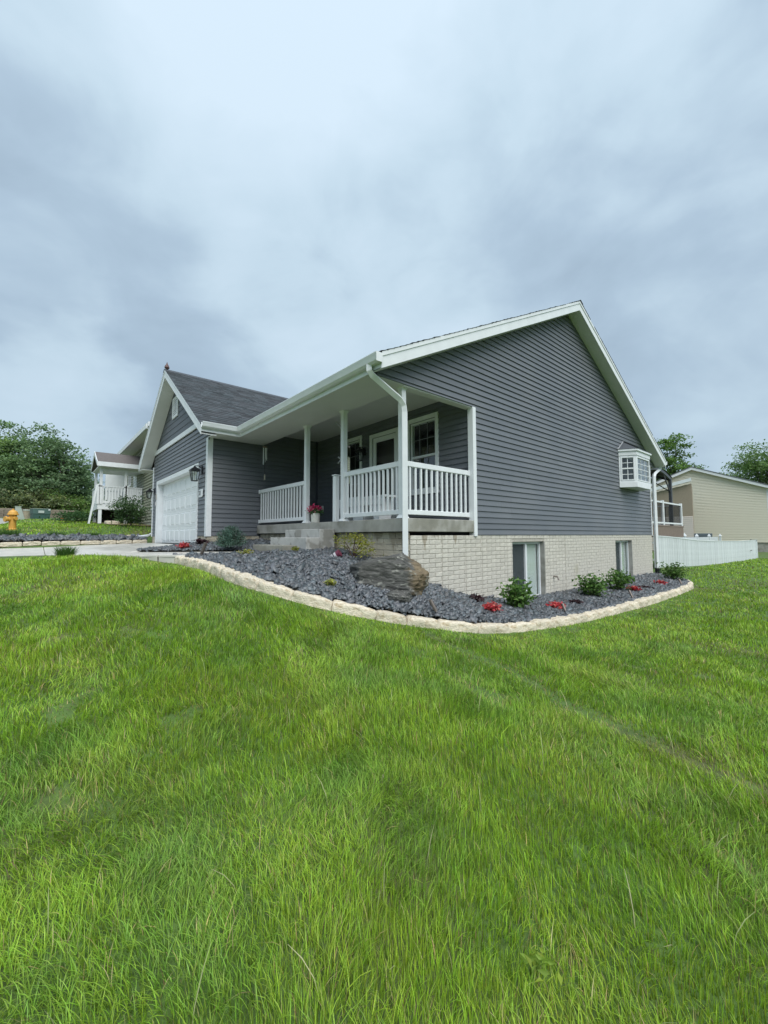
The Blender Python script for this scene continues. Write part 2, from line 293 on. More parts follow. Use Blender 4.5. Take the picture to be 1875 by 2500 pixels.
def sheet(name, poly, zf, m, step=0.25, dz=0.0, parent=None):
    """sheet draped on zf over a polygon (triangulated grid clipped by cell)"""
    xs = [p[0] for p in poly]; ys = [p[1] for p in poly]
    bm = bmesh.new(); vs = [bm.verts.new((p[0], p[1], 0)) for p in poly]; bm.faces.new(vs)
    for ax, lo, hi in ((0, min(xs), max(xs)), (1, min(ys), max(ys))):
        v = lo + step
        while v < hi:
            co = (v, 0, 0) if ax == 0 else (0, v, 0); no = (1, 0, 0) if ax == 0 else (0, 1, 0)
            bmesh.ops.bisect_plane(bm, geom=bm.verts[:] + bm.edges[:] + bm.faces[:], plane_co=co, plane_no=no); v += step
    P = np.array([v.co[:] for v in bm.verts]); z = zf(P[:, 0], P[:, 1])
    for v, k in zip(bm.verts, z): v.co.z = k + dz
    bmesh.ops.recalc_face_normals(bm, faces=bm.faces)
    if bm.faces and sum(f.normal.z for f in bm.faces) < 0: bmesh.ops.reverse_faces(bm, faces=bm.faces[:])
    me = bpy.data.meshes.new(name); bm.to_mesh(me); bm.free()
    for p in me.polygons: p.use_smooth = True
    return new_obj(name, me, m, parent)
_SOILIN = [(b[0] - d[1] * .17, b[1] + d[0] * .17) for b, d in zip(_B, _d)]
BEDPOLY = [(x, y) for x, y, z in BORDER] + [(-0.05, 10.4), (-0.05, -1.93), (-2.1, -1.93), (-2.15, -3.0), (-2.6, -3.72), (-3.2, -4.3), (-3.6, -4.6)]
BED2POLY = [(-5.72, -1.98), (-3.55, -1.98), (-3.55, -2.95), (-4.3, -3.5), (-5.0, -4.07), (-5.7, -4.47), (-6.42, -4.72), (-6.42, -3.42), (-5.72, -3.42)]
tag(sheet('garden_bed_soil', _SOILIN + BEDPOLY[len(BORDER):], bedz, M_SOIL), kind='structure'); tag(sheet('garage_bed_soil', BED2POLY, bed2z, M_SOIL), kind='structure')
# driveway: soil-coloured base sheet and cast slabs on it
def drv(x, y): x = np.asarray(x); y = np.asarray(y); return -0.24 - 0.030 * (-3.3 - y) - 0.03 * (x + 12.0) * np.clip((-3.3 - y) / 3.0, 0, 1)
def slab_obj(name, poly, zf, m, parent, th=0.2, bevel=0.012):
    mb = MB(); P = np.array(poly); z = zf(P[:, 0], P[:, 1]); n = len(poly)
    mb.add([(a, b, k) for (a, b), k in zip(poly, z)] + [(a, b, k - th) for (a, b), k in zip(poly, z)], [tuple(range(n)), tuple(range(2 * n - 1, n - 1, -1))] + [(i, (i + 1) % n, n + (i + 1) % n, n + i) for i in range(n)])
    return mb.build(name, m, parent, bevel)
drive = sheet('driveway', [(-12.02, -3.36), (-6.28, -3.36), (-6.28, -15.95), (-12.02, -15.95)], lambda x, y: drv(x, y) - 0.045, M_JOINT, 0.6)
tag(drive, kind='structure', label='wet pale concrete driveway in front of the garage')
ys = [-3.38, -6.35, -9.4, -12.5, -15.9]
for i in range(4):
    for a, b in ((-12.0, -9.13), (-9.12, -6.3)):
        slab_obj('concrete_slab', [(a + .006, ys[i] - .006), (a + .006, ys[i + 1] + .006), (b - .006, ys[i + 1] + .006), (b - .006, ys[i] - .006)], drv, M_DRIVE, drive)
walkz = lambda x, y: -0.325 - 0.015 * np.clip((-2.9 - np.asarray(y)), 0, 3) - 0.008 * np.clip(-3 - np.asarray(x), 0, 4)
walk = sheet('walkway', [(-6.28, -4.74), (-6.28, -5.72), (-5.2, -5.52), (-4.2, -5.12), (-3.2, -4.45), (-2.6, -3.72), (-2.3, -3.02), (-3.7, -3.02), (-4.3, -3.52), (-5.0, -4.09), (-5.7, -4.49)], lambda x, y: walkz(x, y) - 0.04, M_JOINT, 0.4)
tag(walk, kind='structure', label='curved concrete walk from the driveway to the porch steps')
wp = [[(-6.27, -4.73), (-6.27, -5.70), (-5.2, -5.50), (-5.0, -5.42), (-5.5, -4.37), (-5.7, -4.47)], [(-5.49, -4.36), (-4.98, -5.41), (-4.2, -5.10), (-3.75, -4.82), (-4.62, -3.78), (-5.0, -4.07)], [(-4.6, -3.76), (-3.73, -4.80), (-3.2, -4.43), (-2.6, -3.70), (-2.34, -3.03), (-3.70, -3.03), (-4.3, -3.50)]]
for p_ in wp: slab_obj('concrete_slab', p_, walkz, M_DRIVE, walk, 0.22, 0.008)
# ================================================================== the grey house
SID = 0.1143
def wave_soffit(name, axis, sc):
    m = mat('white_vinyl_soffit', ()).copy(); m.name = name; t = m.node_tree; b = t.nodes['Principled BSDF']
    tcn = t.nodes.new('ShaderNodeTexCoord'); w = t.nodes.new('ShaderNodeTexWave'); w.wave_type = 'BANDS'; w.bands_direction = axis; w.wave_profile = 'SAW'; w.inputs['Scale'].default_value = sc
    bp = t.nodes.new('ShaderNodeBump'); bp.inputs['Strength'].default_value = 0.6; bp.inputs['Distance'].default_value = 0.01
    t.links.new(tcn.outputs['Object'], w.inputs[0]); t.links.new(w.outputs[0], bp.inputs['Height']); t.links.new(bp.outputs[0], b.inputs['Normal']); return m
M_SOFX = wave_soffit('soffit_ribs_along_eave', 'X', 3.0); M_SOFY = wave_soffit('soffit_ribs_along_rake', 'Y', 3.0)

class Frame:
    """wall plane: point = O + u*U + n*Nn + z"""
    def __init__(s, O, U, Nn): s.O = np.array(O, float); s.U = np.array(U, float); s.N = np.array(Nn, float)
    def p(s, u, z, n=0.0): return tuple(s.O + s.U * u + s.N * n + np.array((0, 0, z)))
    def box(s, mb, u0, u1, z0, z1, n0, n1):
        mb.hexa([s.p(u0, z0, n0), s.p(u1, z0, n0), s.p(u1, z0, n1), s.p(u0, z0, n1)], [s.p(u0, z1, n0), s.p(u1, z1, n0), s.p(u1, z1, n1), s.p(u0, z1, n1)]); return mb
    def board(s, mb, a0, b0, a1, b1, z0, z1, t=0.02, t2=0.001):
        mb.hexa([s.p(a0, z0, -0.012), s.p(b0, z0, -0.012), s.p(b0, z0, t), s.p(a0, z0, t)], [s.p(a1, z1, -0.012), s.p(b1, z1, -0.012), s.p(b1, z1, t2), s.p(a1, z1, t2)]); return mb
    def obox(s, name, m, parent, u0, u1, z0, z1, n0, n1, bevel=0.0): return s.box(MB(), u0, u1, z0, z1, n0, n1).build(name, m, parent, bevel)
def holes_wall(fr, mb, u0, u1, z0, z1, n0, n1, holes):
    us = sorted(set([u0, u1] + [h[0] for h in holes] + [h[1] for h in holes]))
    for a, b in zip(us[:-1], us[1:]):
        zs = [(z0, z1)]
        for h in holes:
            if h[0] < b - 1e-6 and h[1] > a + 1e-6:
                nz = []
                for c, d in zs:
                    if h[2] > c: nz.append((c, min(d, h[2])))
                    if h[3] < d: nz.append((max(c, h[3]), d))
                zs = nz
        for c, d in zs:
            if d - c > 1e-4: fr.box(mb, a, b, c, d, n0, n1)
    return mb
def cut(iv, h0, h1):
    out = []
    for a, b in iv:
        if h1 <= a or h0 >= b: out.append((a, b)); continue
        if h0 > a: out.append((a, h0))
        if h1 < b: out.append((h1, b))
    return out

def drip_stains(m):
    t = m.node_tree; b = t.nodes['Principled BSDF']; src = b.inputs['Base Color'].links[0].from_socket
    ge = t.nodes.new('ShaderNodeNewGeometry'); sx = t.nodes.new('ShaderNodeSeparateXYZ'); t.links.new(ge.outputs['Position'], sx.inputs[0])
    mpn = t.nodes.new('ShaderNodeMapping'); mpn.inputs['Scale'].default_value = (4.2, 4.2, .9); t.links.new(ge.outputs['Position'], mpn.inputs[0])
    nn = t.nodes.new('ShaderNodeTexNoise'); nn.inputs['Scale'].default_value = 1.0; nn.inputs['Detail'].default_value = 3; t.links.new(mpn.outputs[0], nn.inputs['Vector'])
    mz_ = t.nodes.new('ShaderNodeMapRange'); mz_.inputs[1].default_value = -.55; mz_.inputs[2].default_value = 0.0; mz_.inputs[3].default_value = .26; mz_.inputs[4].default_value = -.10; t.links.new(sx.outputs[2], mz_.inputs[0])
    my_ = t.nodes.new('ShaderNodeMapRange'); my_.inputs[1].default_value = -.4; my_.inputs[2].default_value = .2; my_.inputs[3].default_value = 0.0; my_.inputs[4].default_value = .5; t.links.new(sx.outputs[1], my_.inputs[0])
    s1 = t.nodes.new('ShaderNodeMath'); s1.operation = 'SUBTRACT'; t.links.new(nn.outputs[0], s1.inputs[0]); t.links.new(mz_.outputs[0], s1.inputs[1])
    s2 = t.nodes.new('ShaderNodeMath'); s2.operation = 'SUBTRACT'; t.links.new(s1.outputs[0], s2.inputs[0]); t.links.new(my_.outputs[0], s2.inputs[1])
    mr = t.nodes.new('ShaderNodeMapRange'); mr.inputs[1].default_value = .575; mr.inputs[2].default_value = .62; mr.inputs[3].default_value = 0; mr.inputs[4].default_value = .75; t.links.new(s2.outputs[0], mr.inputs[0])
    mi = t.nodes.new('ShaderNodeMix'); mi.data_type = 'RGBA'; t.links.new(mr.outputs[0], mi.inputs[0]); t.links.new(src, mi.inputs[6]); mi.inputs[7].default_value = (.27, .225, .16, 1); t.links.new(mi.outputs[2], b.inputs['Base Color'])
for m_ in (M_BRICK, M_CUT, M_MORT): drip_stains(m_)
house = empty('grey_house', 'grey vinyl-sided single-storey house with white porch railings, garage wing and cast brick base', 'house', (0, 0, 0))
FG = Frame((0, 0, 0), (0, 1, 0), (1, 0, 0))          # gable wall, u = y
RY, RZ, SL = 3.9, 6.02, 0.5                           # ridge y, top z, slope
zt = lambda y: RZ - SL * abs(y - RY)
# backing walls and foundation
mb = MB(); mb.prism([(-0.2, -0.02), (9.88, -0.02), (9.88, 2.46), (10.42, 2.46), (RY, 5.72), (-2.62, 2.46), (-0.2, 2.46)], lambda u, v, w: (w, u, v), -0.14, -0.014)
mb.box(-11.9, -0.16, 9.7, 9.86, -1.9, 2.6); mb.box(-11.88, -11.7, -3.2, 9.7, -1.9, 2.6)
mb.build('wall', M_SIDE, house)
hw = [(1.05, 2.37, -1.42, -0.15), (6.58, 7.92, -1.47, -0.18)]
mb = holes_wall(FG, MB(), -1.93, 9.88, -2.1, -0.021, -0.25, -0.004, hw)
FND = [mb] + [MB().box(*b_) for b_ in ((-5.6, -0.26, -1.941, -1.75, -1.5, 0.04), (-5.93, -5.757, -3.2, -1.0, -1.2, -0.02), (-6.46, -5.95, -3.331, -3.2, -1.2, -0.02), (-11.88, -11.345, -3.33, -3.2, -1.2, -0.02))]
for q_ in FND: q_.build('foundation', M_MORT, house)
# siding on the gable wall
def side_boards(fr, iv_fn, z0, n, par, seams=(), name='siding_board', m=M_SIDE, s=SID, t=0.021):
    for i in range(n):
        a, b = z0 + i * s, z0 + (i + 1) * s
        for A0, B0, A1, B1, za, zb in iv_fn(a, b):
            cuts = []
            if B0 - A0 > 4.2 and seams: 
                x = A0 + random.choice(seams)
                while x < B0 - 0.9: cuts.append(x); x += 3.66
            pts0 = [A0] + cuts + [B0]
            for k in range(len(pts0) - 1):
                p0, p1 = pts0[k], pts0[k + 1]
                q0 = A1 if k == 0 else p0; q1 = B1 if k == len(pts0) - 2 else p1
                if q1 <= q0: q0 = q1 = (q0 + q1) / 2; q1 += 0.01
                tt = t if k % 2 == 0 else t + 0.0012
                fr.board(MB(), p0, p1 + (0.0 if k == len(pts0) - 2 else -0.0015), q0, q1 + (0.0 if k == len(pts0) - 2 else -0.0015), za, zb, tt).build(name, m, par)
def gable_iv(a, b):
    ext = lambda z: max((5.80 - z) / SL + 0.10, 0.0)
    lo = lambda z: max(RY - ext(z), -2.64); hi = lambda z: min(RY + ext(z), 10.44)
    if b <= 2.46: return [(-0.16, 9.87, -0.16, 9.87, a, b)]
    if a < 2.46: return [(-0.16, hi(a) if a > 2.44 else 10.42, -0.16, hi(b), a, b), (-2.62, -0.162, lo(b), -0.162, 2.46, b)]
    if ext(a) <= 0.12: return []
    return [(lo(a), hi(a), lo(b), hi(b), a, b)]
side_boards(FG, gable_iv, 0.0, 51, house, seams=(1.2, 1.9, 2.6, 3.3, 0.8))
# cast bricks on the gable-side foundation
def lay_bricks(fr, u0, u1, ztop, rows, h, ln, seams, holes, zlow, nmax, par, m, tone=0.02, joint=0.0095):
    """nearest nmax bricks are objects, the remainder one joined part"""
    meshes = {}; left = MB(); cnt = 0; items = []
    ss = sorted([u0] + [s for s in seams if u0 < s < u1] + [u1])
    for r in range(rows):
        z1 = ztop - r * h; z0 = z1 - h + joint
        for a, b in zip(ss[:-1], ss[1:]):
            x = a - (ln / 2 if r % 2 else 0)
            while x < b - 1e-6:
                p, q_ = max(x, a) + 0.003, min(x + ln, b) - 0.008; x += ln
                if q_ - p < 0.02: continue
                segs = [(p, q_)]
                for hh in holes:
                    if z1 > hh[2] - 0.0 and z0 < hh[3] + 0.0: segs = [g_ for sg in segs for g_ in cut([sg], hh[0], hh[1])]
                for c, d in segs:
                    if d - c > 0.02 and z1 > zlow(c): items.append((c, d, z0, z1))
    items.sort(key=lambda t: t[0] if nmax else 0)
    for k, (c, d, z0, z1) in enumerate(items):
        if k < nmax:
            key = round(d - c, 2)
            if key not in meshes:
                o = fr.box(MB(), 0, d - c, 0, z1 - z0, -0.011, 0.006).build('brick', m, par, 0.0035); meshes[key] = o.data
            else: o = new_obj('brick', meshes[key], None, par)
            o.location = fr.p(c, z0, random.uniform(-0.0025, 0.0015)) 
        else: fr.box(left, c, d, z0, z1, -0.011, 0.006 + random.uniform(-0.002, 0.0015))
    if left.v: left.build('brick_courses', m, par, 0.0, kind='stuff')
def zl(c): return float(bedz(0.02, c)[0]) - 0.05
zlc = [zl(c) for c in np.arange(-2, 10.2, 0.2)]
lay_bricks(FG, -1.93, 9.87, -0.012, 19, 0.079, 0.30, [-1.15, -0.5, 0.0, 0.85, 2.62, 3.4, 4.6, 5.5, 7.0, 8.35, 9.1], [(h[0] - .0, h[1] + .0, h[2], h[3]) for h in hw], lambda c: zlc[int((c + 2) / 0.2)], 290, house, M_BRICK)
FP = Frame((0, -1.945, 0), (1, 0, 0), (0, -1, 0))     # porch front foundation
lay_bricks(FP, -5.74, -0.002, 0.035, 9, 0.10, 0.62, [-4.1, -2.1, -0.95], [], lambda c: -0.6, 0, house, M_CUT)
FS = Frame((-5.752, 0, 0), (0, 1, 0), (1, 0, 0))      # garage side wall
lay_bricks(FS, -3.33, -1.95, -0.012, 4, 0.10, 0.62, [-2.6], [], lambda c: -0.6, 0, house, M_CUT)
FF = Frame((0, -3.335, 0), (1, 0, 0), (0, -1, 0))     # garage front
lay_bricks(FF, -6.45, -5.76, -0.012, 4, 0.10, 0.35, [], [], lambda c: -0.6, 0, house, M_CUT)
lay_bricks(FF, -11.89, -11.35, -0.012, 4, 0.10, 0.35, [], [], lambda c: -0.6, 0, house, M_CUT)
# basement windows
M_SCREEN = bpy.data.materials.new('insect_screen'); M_SCREEN.use_nodes = True; _t = M_SCREEN.node_tree; _a = _t.nodes.new('ShaderNodeBsdfTransparent'); _x = _t.nodes.new('ShaderNodeMixShader'); _x.inputs[0].default_value = .55
_t.nodes['Principled BSDF'].inputs['Base Color'].default_value = (.05, .06, .07, 1); _t.links.new(_a.outputs[0], _x.inputs[1]); _t.links.new(_t.nodes['Principled BSDF'].outputs[0], _x.inputs[2]); _t.links.new(_x.outputs[0], _t.nodes['Material Output'].inputs[0])
def basement_window(y0, y1, z0, z1):
    w = 0.055; fr = FG
    mb = MB()
    holes_wall(fr, mb, y0 + 0.004, y1 - 0.004, z0 + 0.004, z1 - 0.004, -0.15, -0.095, [(y0 + w, y1 - w, z0 + w, z1 - w)])
    win = mb.build('basement_window', M_WHITE, house, 0.004)
    ym = y0 + (y1 - y0) * 0.52
    fr.obox('mullion', M_WHITE, win, ym - 0.03, ym + 0.03, z0 + w, z1 - w, -0.145, -0.085, 0.004)
    fr.obox('pane', GLASS, win, y0 + w, ym - 0.03, z0 + w, z1 - w, -0.134, -0.130)
    fr.obox('pane', GLASS, win, ym + 0.03, y1 - w, z0 + w, z1 - w, -0.120, -0.116)
    fr.obox('insect_screen', M_SCREEN, win, y0 + w + .005, ym - 0.035, z0 + w, z1 - w, -0.126, -0.125)
    bl = MB(); z = z1 - w - 0.01
    while z > z0 + w: bl.hexa([fr.p(y0 + w, z - 0.021, -0.170), fr.p(y1 - w, z - 0.021, -0.170), fr.p(y1 - w, z - 0.021, -0.166), fr.p(y0 + w, z - 0.021, -0.166)], [fr.p(y0 + w, z, -0.180), fr.p(y1 - w, z, -0.180), fr.p(y1 - w, z, -0.176), fr.p(y0 + w, z, -0.176)]); z -= 0.022
    bl.build('blind', M_BLIND, win, kind='stuff')
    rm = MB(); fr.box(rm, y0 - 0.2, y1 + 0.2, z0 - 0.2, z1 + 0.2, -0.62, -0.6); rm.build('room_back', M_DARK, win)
    sill = fr.obox('sill', M_CONC, win, y0 - 0.02, y1 + 0.02, z0 - 0.09, z0 - 0.002, -0.09, 0.03, 0.006)
    hd = fr.obox('reveal', M_CONC, win, y1 - 0.001, y1 + 0.035, z0, z1 - 0.0, -0.1, 0.008, 0.003)
for h in hw: basement_window(*h)
# corner trims
Bx('corner_trim', M_WHITE, house, -0.10, 0.028, -0.262, -0.164, -0.03, 2.458, 0.004)
Bx('corner_trim', M_WHITE, house, -0.06, 0.024, 9.875, 9.95, -0.03, 2.458, 0.004)
Bx('corner_trim', M_WHITE, house, -5.86, -5.722, -3.362, -3.235, -0.02, 2.458, 0.004)
Bx('corner_trim', M_WHITE, house, -12.0, -11.87, -3.362, -3.24, -0.02, 2.5, 0.004)
# porch slab, steps
Bx('porch_slab', M_CONC, house, -5.748, 0.022, -2.05, -0.264, 0.05, 0.27, 0.008)
steps = empty('porch_steps', 'three grey concrete steps with a patched side wall, up to the porch', 'steps')
for n_, (a, b, c, d, m_) in enumerate([(-3.43, -2.0, -2.40, 0.12, M_CONC2), (-3.52, -1.985, -2.70, -0.045, M_CONC2), (-3.72, -2.33, -3.00, -0.195, M_CONC)]):
    bk = (-2.053, -2.403, -2.703)[n_]
    Bx('step', m_, steps, a, b, c, bk, -0.75, d, 0.01)
# porch wall (front wall of the house behind the porch)
FW = Frame((0, -0.2, 0), (1, 0, 0), (0, -1, 0))
wins = [(-1.76, -0.98, 0.97, 2.50), (-4.38, -3.61, 0.97, 2.50)]; dr = (-3.10, -2.20, 0.28, 2.42)
mb = holes_wall(FW, MB(), -5.75, -0.15, 0.0, 2.9, -0.14, -0.013, wins + [dr]); mb.build('porch_wall', M_SIDE, house)
def porch_iv(a, b):
    iv = [(-5.748, -0.1)]; tr = 0.085
    for u0, u1, z0, z1 in wins + [dr]:
        if b > z0 - tr and a < z1 + tr: iv = cut(iv, u0 - tr, u1 + tr)
    return [(p, q_, p, q_, a, b) for p, q_ in iv]
side_boards(FW, porch_iv, 0.272, 22, house)
FSIDE = Frame((-5.75, 0, 0), (0, 1, 0), (1, 0, 0))
side_boards(FSIDE, lambda a, b: [(-3.24, -2.052 if b < 0.28 else -0.202, -3.24, -2.052 if b < 0.28 else -0.202, a, b)], 0.0, 25, house)
Bx('garage_side_wall', M_SIDE, house, -5.90, -5.763, -3.2, -0.2, -0.019, 2.9)
def pane_grid(fr, par, u0, u1, z0, z1, n, cols, rows, gm=M_WHITE, gw=0.016, glass=GLASS):
    fr.obox('pane', glass, par, u0, u1, z0, z1, n - 0.003, n + 0.001)
    g_ = MB()
    for c in range(1, cols): u = u0 + (u1 - u0) * c / cols; fr.box(g_, u - gw / 2, u + gw / 2, z0, z1, n + 0.003, n + 0.009)
    for r in range(1, rows):
        z = z0 + (z1 - z0) * r / rows
        for c in range(cols):
            a = u0 + (u1 - u0) * c / cols + (gw / 2 if c else 0); b = u0 + (u1 - u0) * (c + 1) / cols - (gw / 2 if c < cols - 1 else 0); fr.box(g_, a, b, z - gw / 2, z + gw / 2, n + 0.003, n + 0.009)
    if g_.v: g_.build('grille', gm, par)
M_GRID = mat('grey_grille', (0.17, 0.18, 0.19), 0.5)
def hung_window(fr, u0, u1, z0, z1, trim=0.09, cols=3, zm=1.72):
    mb = MB(); holes_wall(fr, mb, u0 - trim, u1 + trim, z0 - trim, z1 + trim, 0.0, 0.03, [(u0, u1, z0, z1)])
    holes_wall(fr, mb, u0 + .002, u1 - .002, z0 + .002, z1 - .002, -0.11, -0.02, [(u0 + .045, u1 - .045, z0 + .045, z1 - .045)])
    w = mb.build('window', M_WHITE, house, 0.003)
    fr.obox('meeting_rail', M_WHITE, w, u0 + .045, u1 - .045, zm - 0.025, zm + 0.025, -0.075, -0.025, 0.003)
    for a, b, n in ((z0 + .045, zm - .025, -0.06), (zm + .025, z1 - .045, -0.045)):
        pane_grid(fr, w, u0 + .045, u1 - .045, a, b, n, cols, 2, M_GRID)
for w_ in wins: hung_window(FW, *w_)
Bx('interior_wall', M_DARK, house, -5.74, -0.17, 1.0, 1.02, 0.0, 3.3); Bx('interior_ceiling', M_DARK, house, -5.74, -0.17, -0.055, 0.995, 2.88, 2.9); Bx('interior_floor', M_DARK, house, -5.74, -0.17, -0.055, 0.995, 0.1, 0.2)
# front door with full-glass storm door
mb = MB(); holes_wall(FW, mb, dr[0] - .09, dr[1] + .09, 0.272, dr[3] + .09, 0.0, 0.035, [(dr[0], dr[1], 0, dr[3])]); mb.build('door_frame', M_WHITE, house, 0.003)
mb = MB(); holes_wall(FW, mb, dr[0] + .005, dr[1] - .005, 0.285, dr[3] - .005, -0.05, -0.01, [(dr[0] + .11, dr[1] - .11, 0.55, dr[3] - .12)]); door = mb.build('storm_door', M_WHITE, house, 0.003)
FW.obox('pane', GLASS, door, dr[0] + .11, dr[1] - .11, 0.55, dr[3] - .12, -0.034, -0.03); FW.obox('inner_door', mat('dark_inner_door', (0.045, 0.035, 0.035), 0.5), door, dr[0] - .1, dr[1] + .1, 0.27, dr[3] + .1, -0.18, -0.15)
MB().bar(FW.p(dr[0] + .05, 1.18, 0.0), FW.p(dr[0] + .05, 1.30, 0.0), 0.03, 0.05).build('handle', M_BRONZE, door)
# dark corner trim strip, outlet cover on the porch wall
Bx('inner_corner_trim', mat('dark_grey_trim', (0.055, 0.065, 0.08), 0.5), house, -5.73, -5.69, -0.26, -0.222, 0.27, 2.8)
FW.obox('outlet_cover', M_SOFFIT, house, -5.42, -5.33, 0.70, 0.86, 0.017, 0.05, 0.008)
# porch ceiling, beam, eave
Bx('porch_ceiling', M_SOFX, house, -5.748, -0.142, -1.90, -0.2, 2.802, 2.83)
Bx('porch_beam', M_SOFFIT, house, -5.748, -0.142, -2.05, -1.902, 2.462, 2.86, 0.004)
Bx('header_soffit', M_SOFFIT, house, -0.141, -0.001, -2.05, -0.264, 2.440, 2.459)
Bx('header_lining', M_SOFFIT, house, -0.158, -0.1425, -1.90, -0.22, 2.44, 2.80)
MB().box(-5.09, -0.001, -2.775, -2.052, 2.450, 2.47).build('eave_soffit', M_SOFX, house)
Bx('fascia', M_WHITE, house, -5.10, 0.30, -2.80, -2.777, 2.43, 2.645, 0.003)
Bx('fascia', M_WHITE, house, -12.2, 0.30, 10.577, 10.60, 2.43, 2.66, 0.003)
MB().box(-12.2, -0.001, 9.965, 10.575, 2.450, 2.47).build('eave_soffit', M_SOFX, house)
# posts
def post(x, y, z0=0.271, z1=2.461, w=0.10):
    h = w / 2; mb = MB(); mb.box(x - h, x + h, y - h, y + h, z0, z1)
    po = mb.build('porch_post', M_WHITE, house, 0.006)
    mb = MB(); e1, e2 = h + .028, h + .004
    mb.hexa([(x - e1, y - e1, z0), (x + e1, y - e1, z0), (x + e1, y + e1, z0), (x - e1, y + e1, z0)], [(x - e2, y - e2, z0 + .05), (x + e2, y - e2, z0 + .05), (x + e2, y + e2, z0 + .05), (x - e2, y + e2, z0 + .05)])
    mb.build('base_trim', M_WHITE, po); mb = MB()
    mb.hexa([(x - e2, y - e2, z1 - .045), (x + e2, y - e2, z1 - .045), (x + e2, y + e2, z1 - .045), (x - e2, y + e2, z1 - .045)], [(x - e1, y - e1, z1 - .005), (x + e1, y - e1, z1 - .005), (x + e1, y + e1, z1 - .005), (x - e1, y + e1, z1 - .005)])
    mb.build('cap_trim', M_WHITE, po)
for x in (-0.12, -1.80, -3.24): post(x, -1.978)
# roofs
def shingles(name, e0, e, s, nrm, rng_fn, slope_len, par, course=0.143, tab=0.31, tone=(0.056, 0.068, 0.078)):
    V = []; C = []; e0 = np.array(e0, float); e = np.array(e, float); s = np.array(s, float); nrm = np.array(nrm, float); k = 0
    rr = random.Random(5); v = 0.0
    while v < slope_len - 0.02:
        a, b = rng_fn(v); v1 = min(v + course + 0.03, slope_len); u = a - rr.random() * tab
        while u < b:
            w = tab * rr.uniform(0.45, 1.15); p, q_ = max(u, a), min(u + w, b); u += w
            if q_ - p < 0.015: continue
            h = rr.choice((0.009, 0.013, 0.017)); v0 = v + rr.choice((0, 0, 0.008))
            a1, b1 = rng_fn(min(v1, slope_len)); pt, qt = min(max(p, a1), b1), max(min(q_, b1), a1)
            base = [e0 + e * p + s * v0, e0 + e * q_ + s * v0]; top = [e0 + e * pt + s * v1, e0 + e * qt + s * v1]
            V += [base[0] + nrm * -0.004, base[1] + nrm * -0.004, base[1] + nrm * h, base[0] + nrm * h, top[1] + nrm * 0.002, top[0] + nrm * 0.002]
            f = rr.uniform(0.72, 1.35); cc = [t * f for t in tone]; cc[0] *= rr.uniform(0.96, 1.08); C += [cc] * 6; k += 1
        v += course
    sz, lp = rep([(0, 1, 2, 3), (3, 2, 4, 5)], 6, k)
    o = np_mesh(name, np.array(V), 6, sz, lp, M_SHING, np.array(C), par); o['kind'] = 'stuff'; return o
cs = 1 / math.hypot(1, SL); 
mb = MB(); mb.prism([(-2.80, zt(-2.80)), (RY, RZ), (10.60, zt(10.60)), (10.60, zt(10.6) - .05), (RY, RZ - 0.20), (-2.80, zt(-2.8) - .05)], lambda u, v, w: (w, u, v - 0.004), -12.3, 0.30)
roof = mb.build('main_roof', M_ROOFU, house)
sl_len = (RY + 2.83) / cs
shingles('shingles', (0, -2.83, zt(-2.83)), (1, 0, 0), (0, cs, SL * cs), (0, -SL * cs, cs), lambda v: (-12.3, 0.35), sl_len, roof)
shingles('shingles', (0, 10.63, zt(10.63)), (1, 0, 0), (0, -cs, SL * cs), (0, SL * cs, cs), lambda v: (-12.3, 0.35), (10.63 - RY) / cs, roof)
mb = MB(); mb.prism([(RY - .14, RZ - .055), (RY, RZ + .022), (RY + .14, RZ - .055), (RY, RZ + .012)], lambda u, v, w: (w, u, v), -12.3, 0.36); mb.build('ridge_cap', mat('charcoal_shingle_plain', (0.068, 0.078, 0.092), 0.85, 80, 0.25, 0.4, 100), roof)
for sgn, y_e in ((-1, -2.80), (1, 10.60)):
    pl = [(y_e, zt(y_e) - 0.004), (RY, RZ - 0.004), (RY, RZ - 0.245), (y_e, zt(y_e) - 0.245)]
    ym_ = RY + sgn * 2.6; zz_ = RZ - SL * 2.6
    MB().prism([pl[0], (ym_ + sgn * .003, zz_ - .004), (ym_ + sgn * .003, zz_ - .245), pl[3]], lambda u, v, w: (w, u, v), 0.302, 0.3265).build('rake_fascia', M_WHITE, house, 0.002)
    MB().prism([(ym_ - sgn * .003, zz_ - .004), pl[1], pl[2], (ym_ - sgn * .003, zz_ - .245)], lambda u, v, w: (w, u, v), 0.302, 0.325).build('rake_fascia', M_WHITE, house, 0.002)
    pl = [(y_e, zt(y_e) + 0.0), (RY, RZ + 0.0), (RY, RZ - 0.065), (y_e, zt(y_e) - 0.065)]
    MB().prism(pl, lambda u, v, w: (w, u, v), 0.327, 0.340).build('drip_edge', M_WHITE, house)
    pl = [(y_e, zt(y_e) - 0.225), (RY, RZ - 0.225), (RY, RZ - 0.24), (y_e, zt(y_e) - 0.24)]
    MB().prism(pl, lambda u, v, w: (w, u, v), 0.018, 0.3015).build('rake_soffit', M_SOFY, house)
def gutter(fn, a, b):
    pr = [(0, 0), (-0.06, 0), (-0.095, 0.03), (-0.112, 0.085), (-0.125, 0.12), (-0.125, 0.132), (-0.108, 0.132), (-0.098, 0.10), (-0.085, 0.04), (-0.055, 0.012), (-0.012, 0.012), (-0.012, 0.13), (0, 0.13)]
    return MB().prism(pr, fn, a, b).build('gutter', M_WHITE, house)
gutter(lambda u, v, w: (w, -2.802 + u, 2.505 + v), -5.08 + 0.10, 0.345)
gutter(lambda u, v, w: (w, 10.602 - u, 2.505 + v), -12.3, 0.345)
gutter(lambda u, v, w: (-5.078 - u, w, 2.505 + v), -3.72, -2.82)
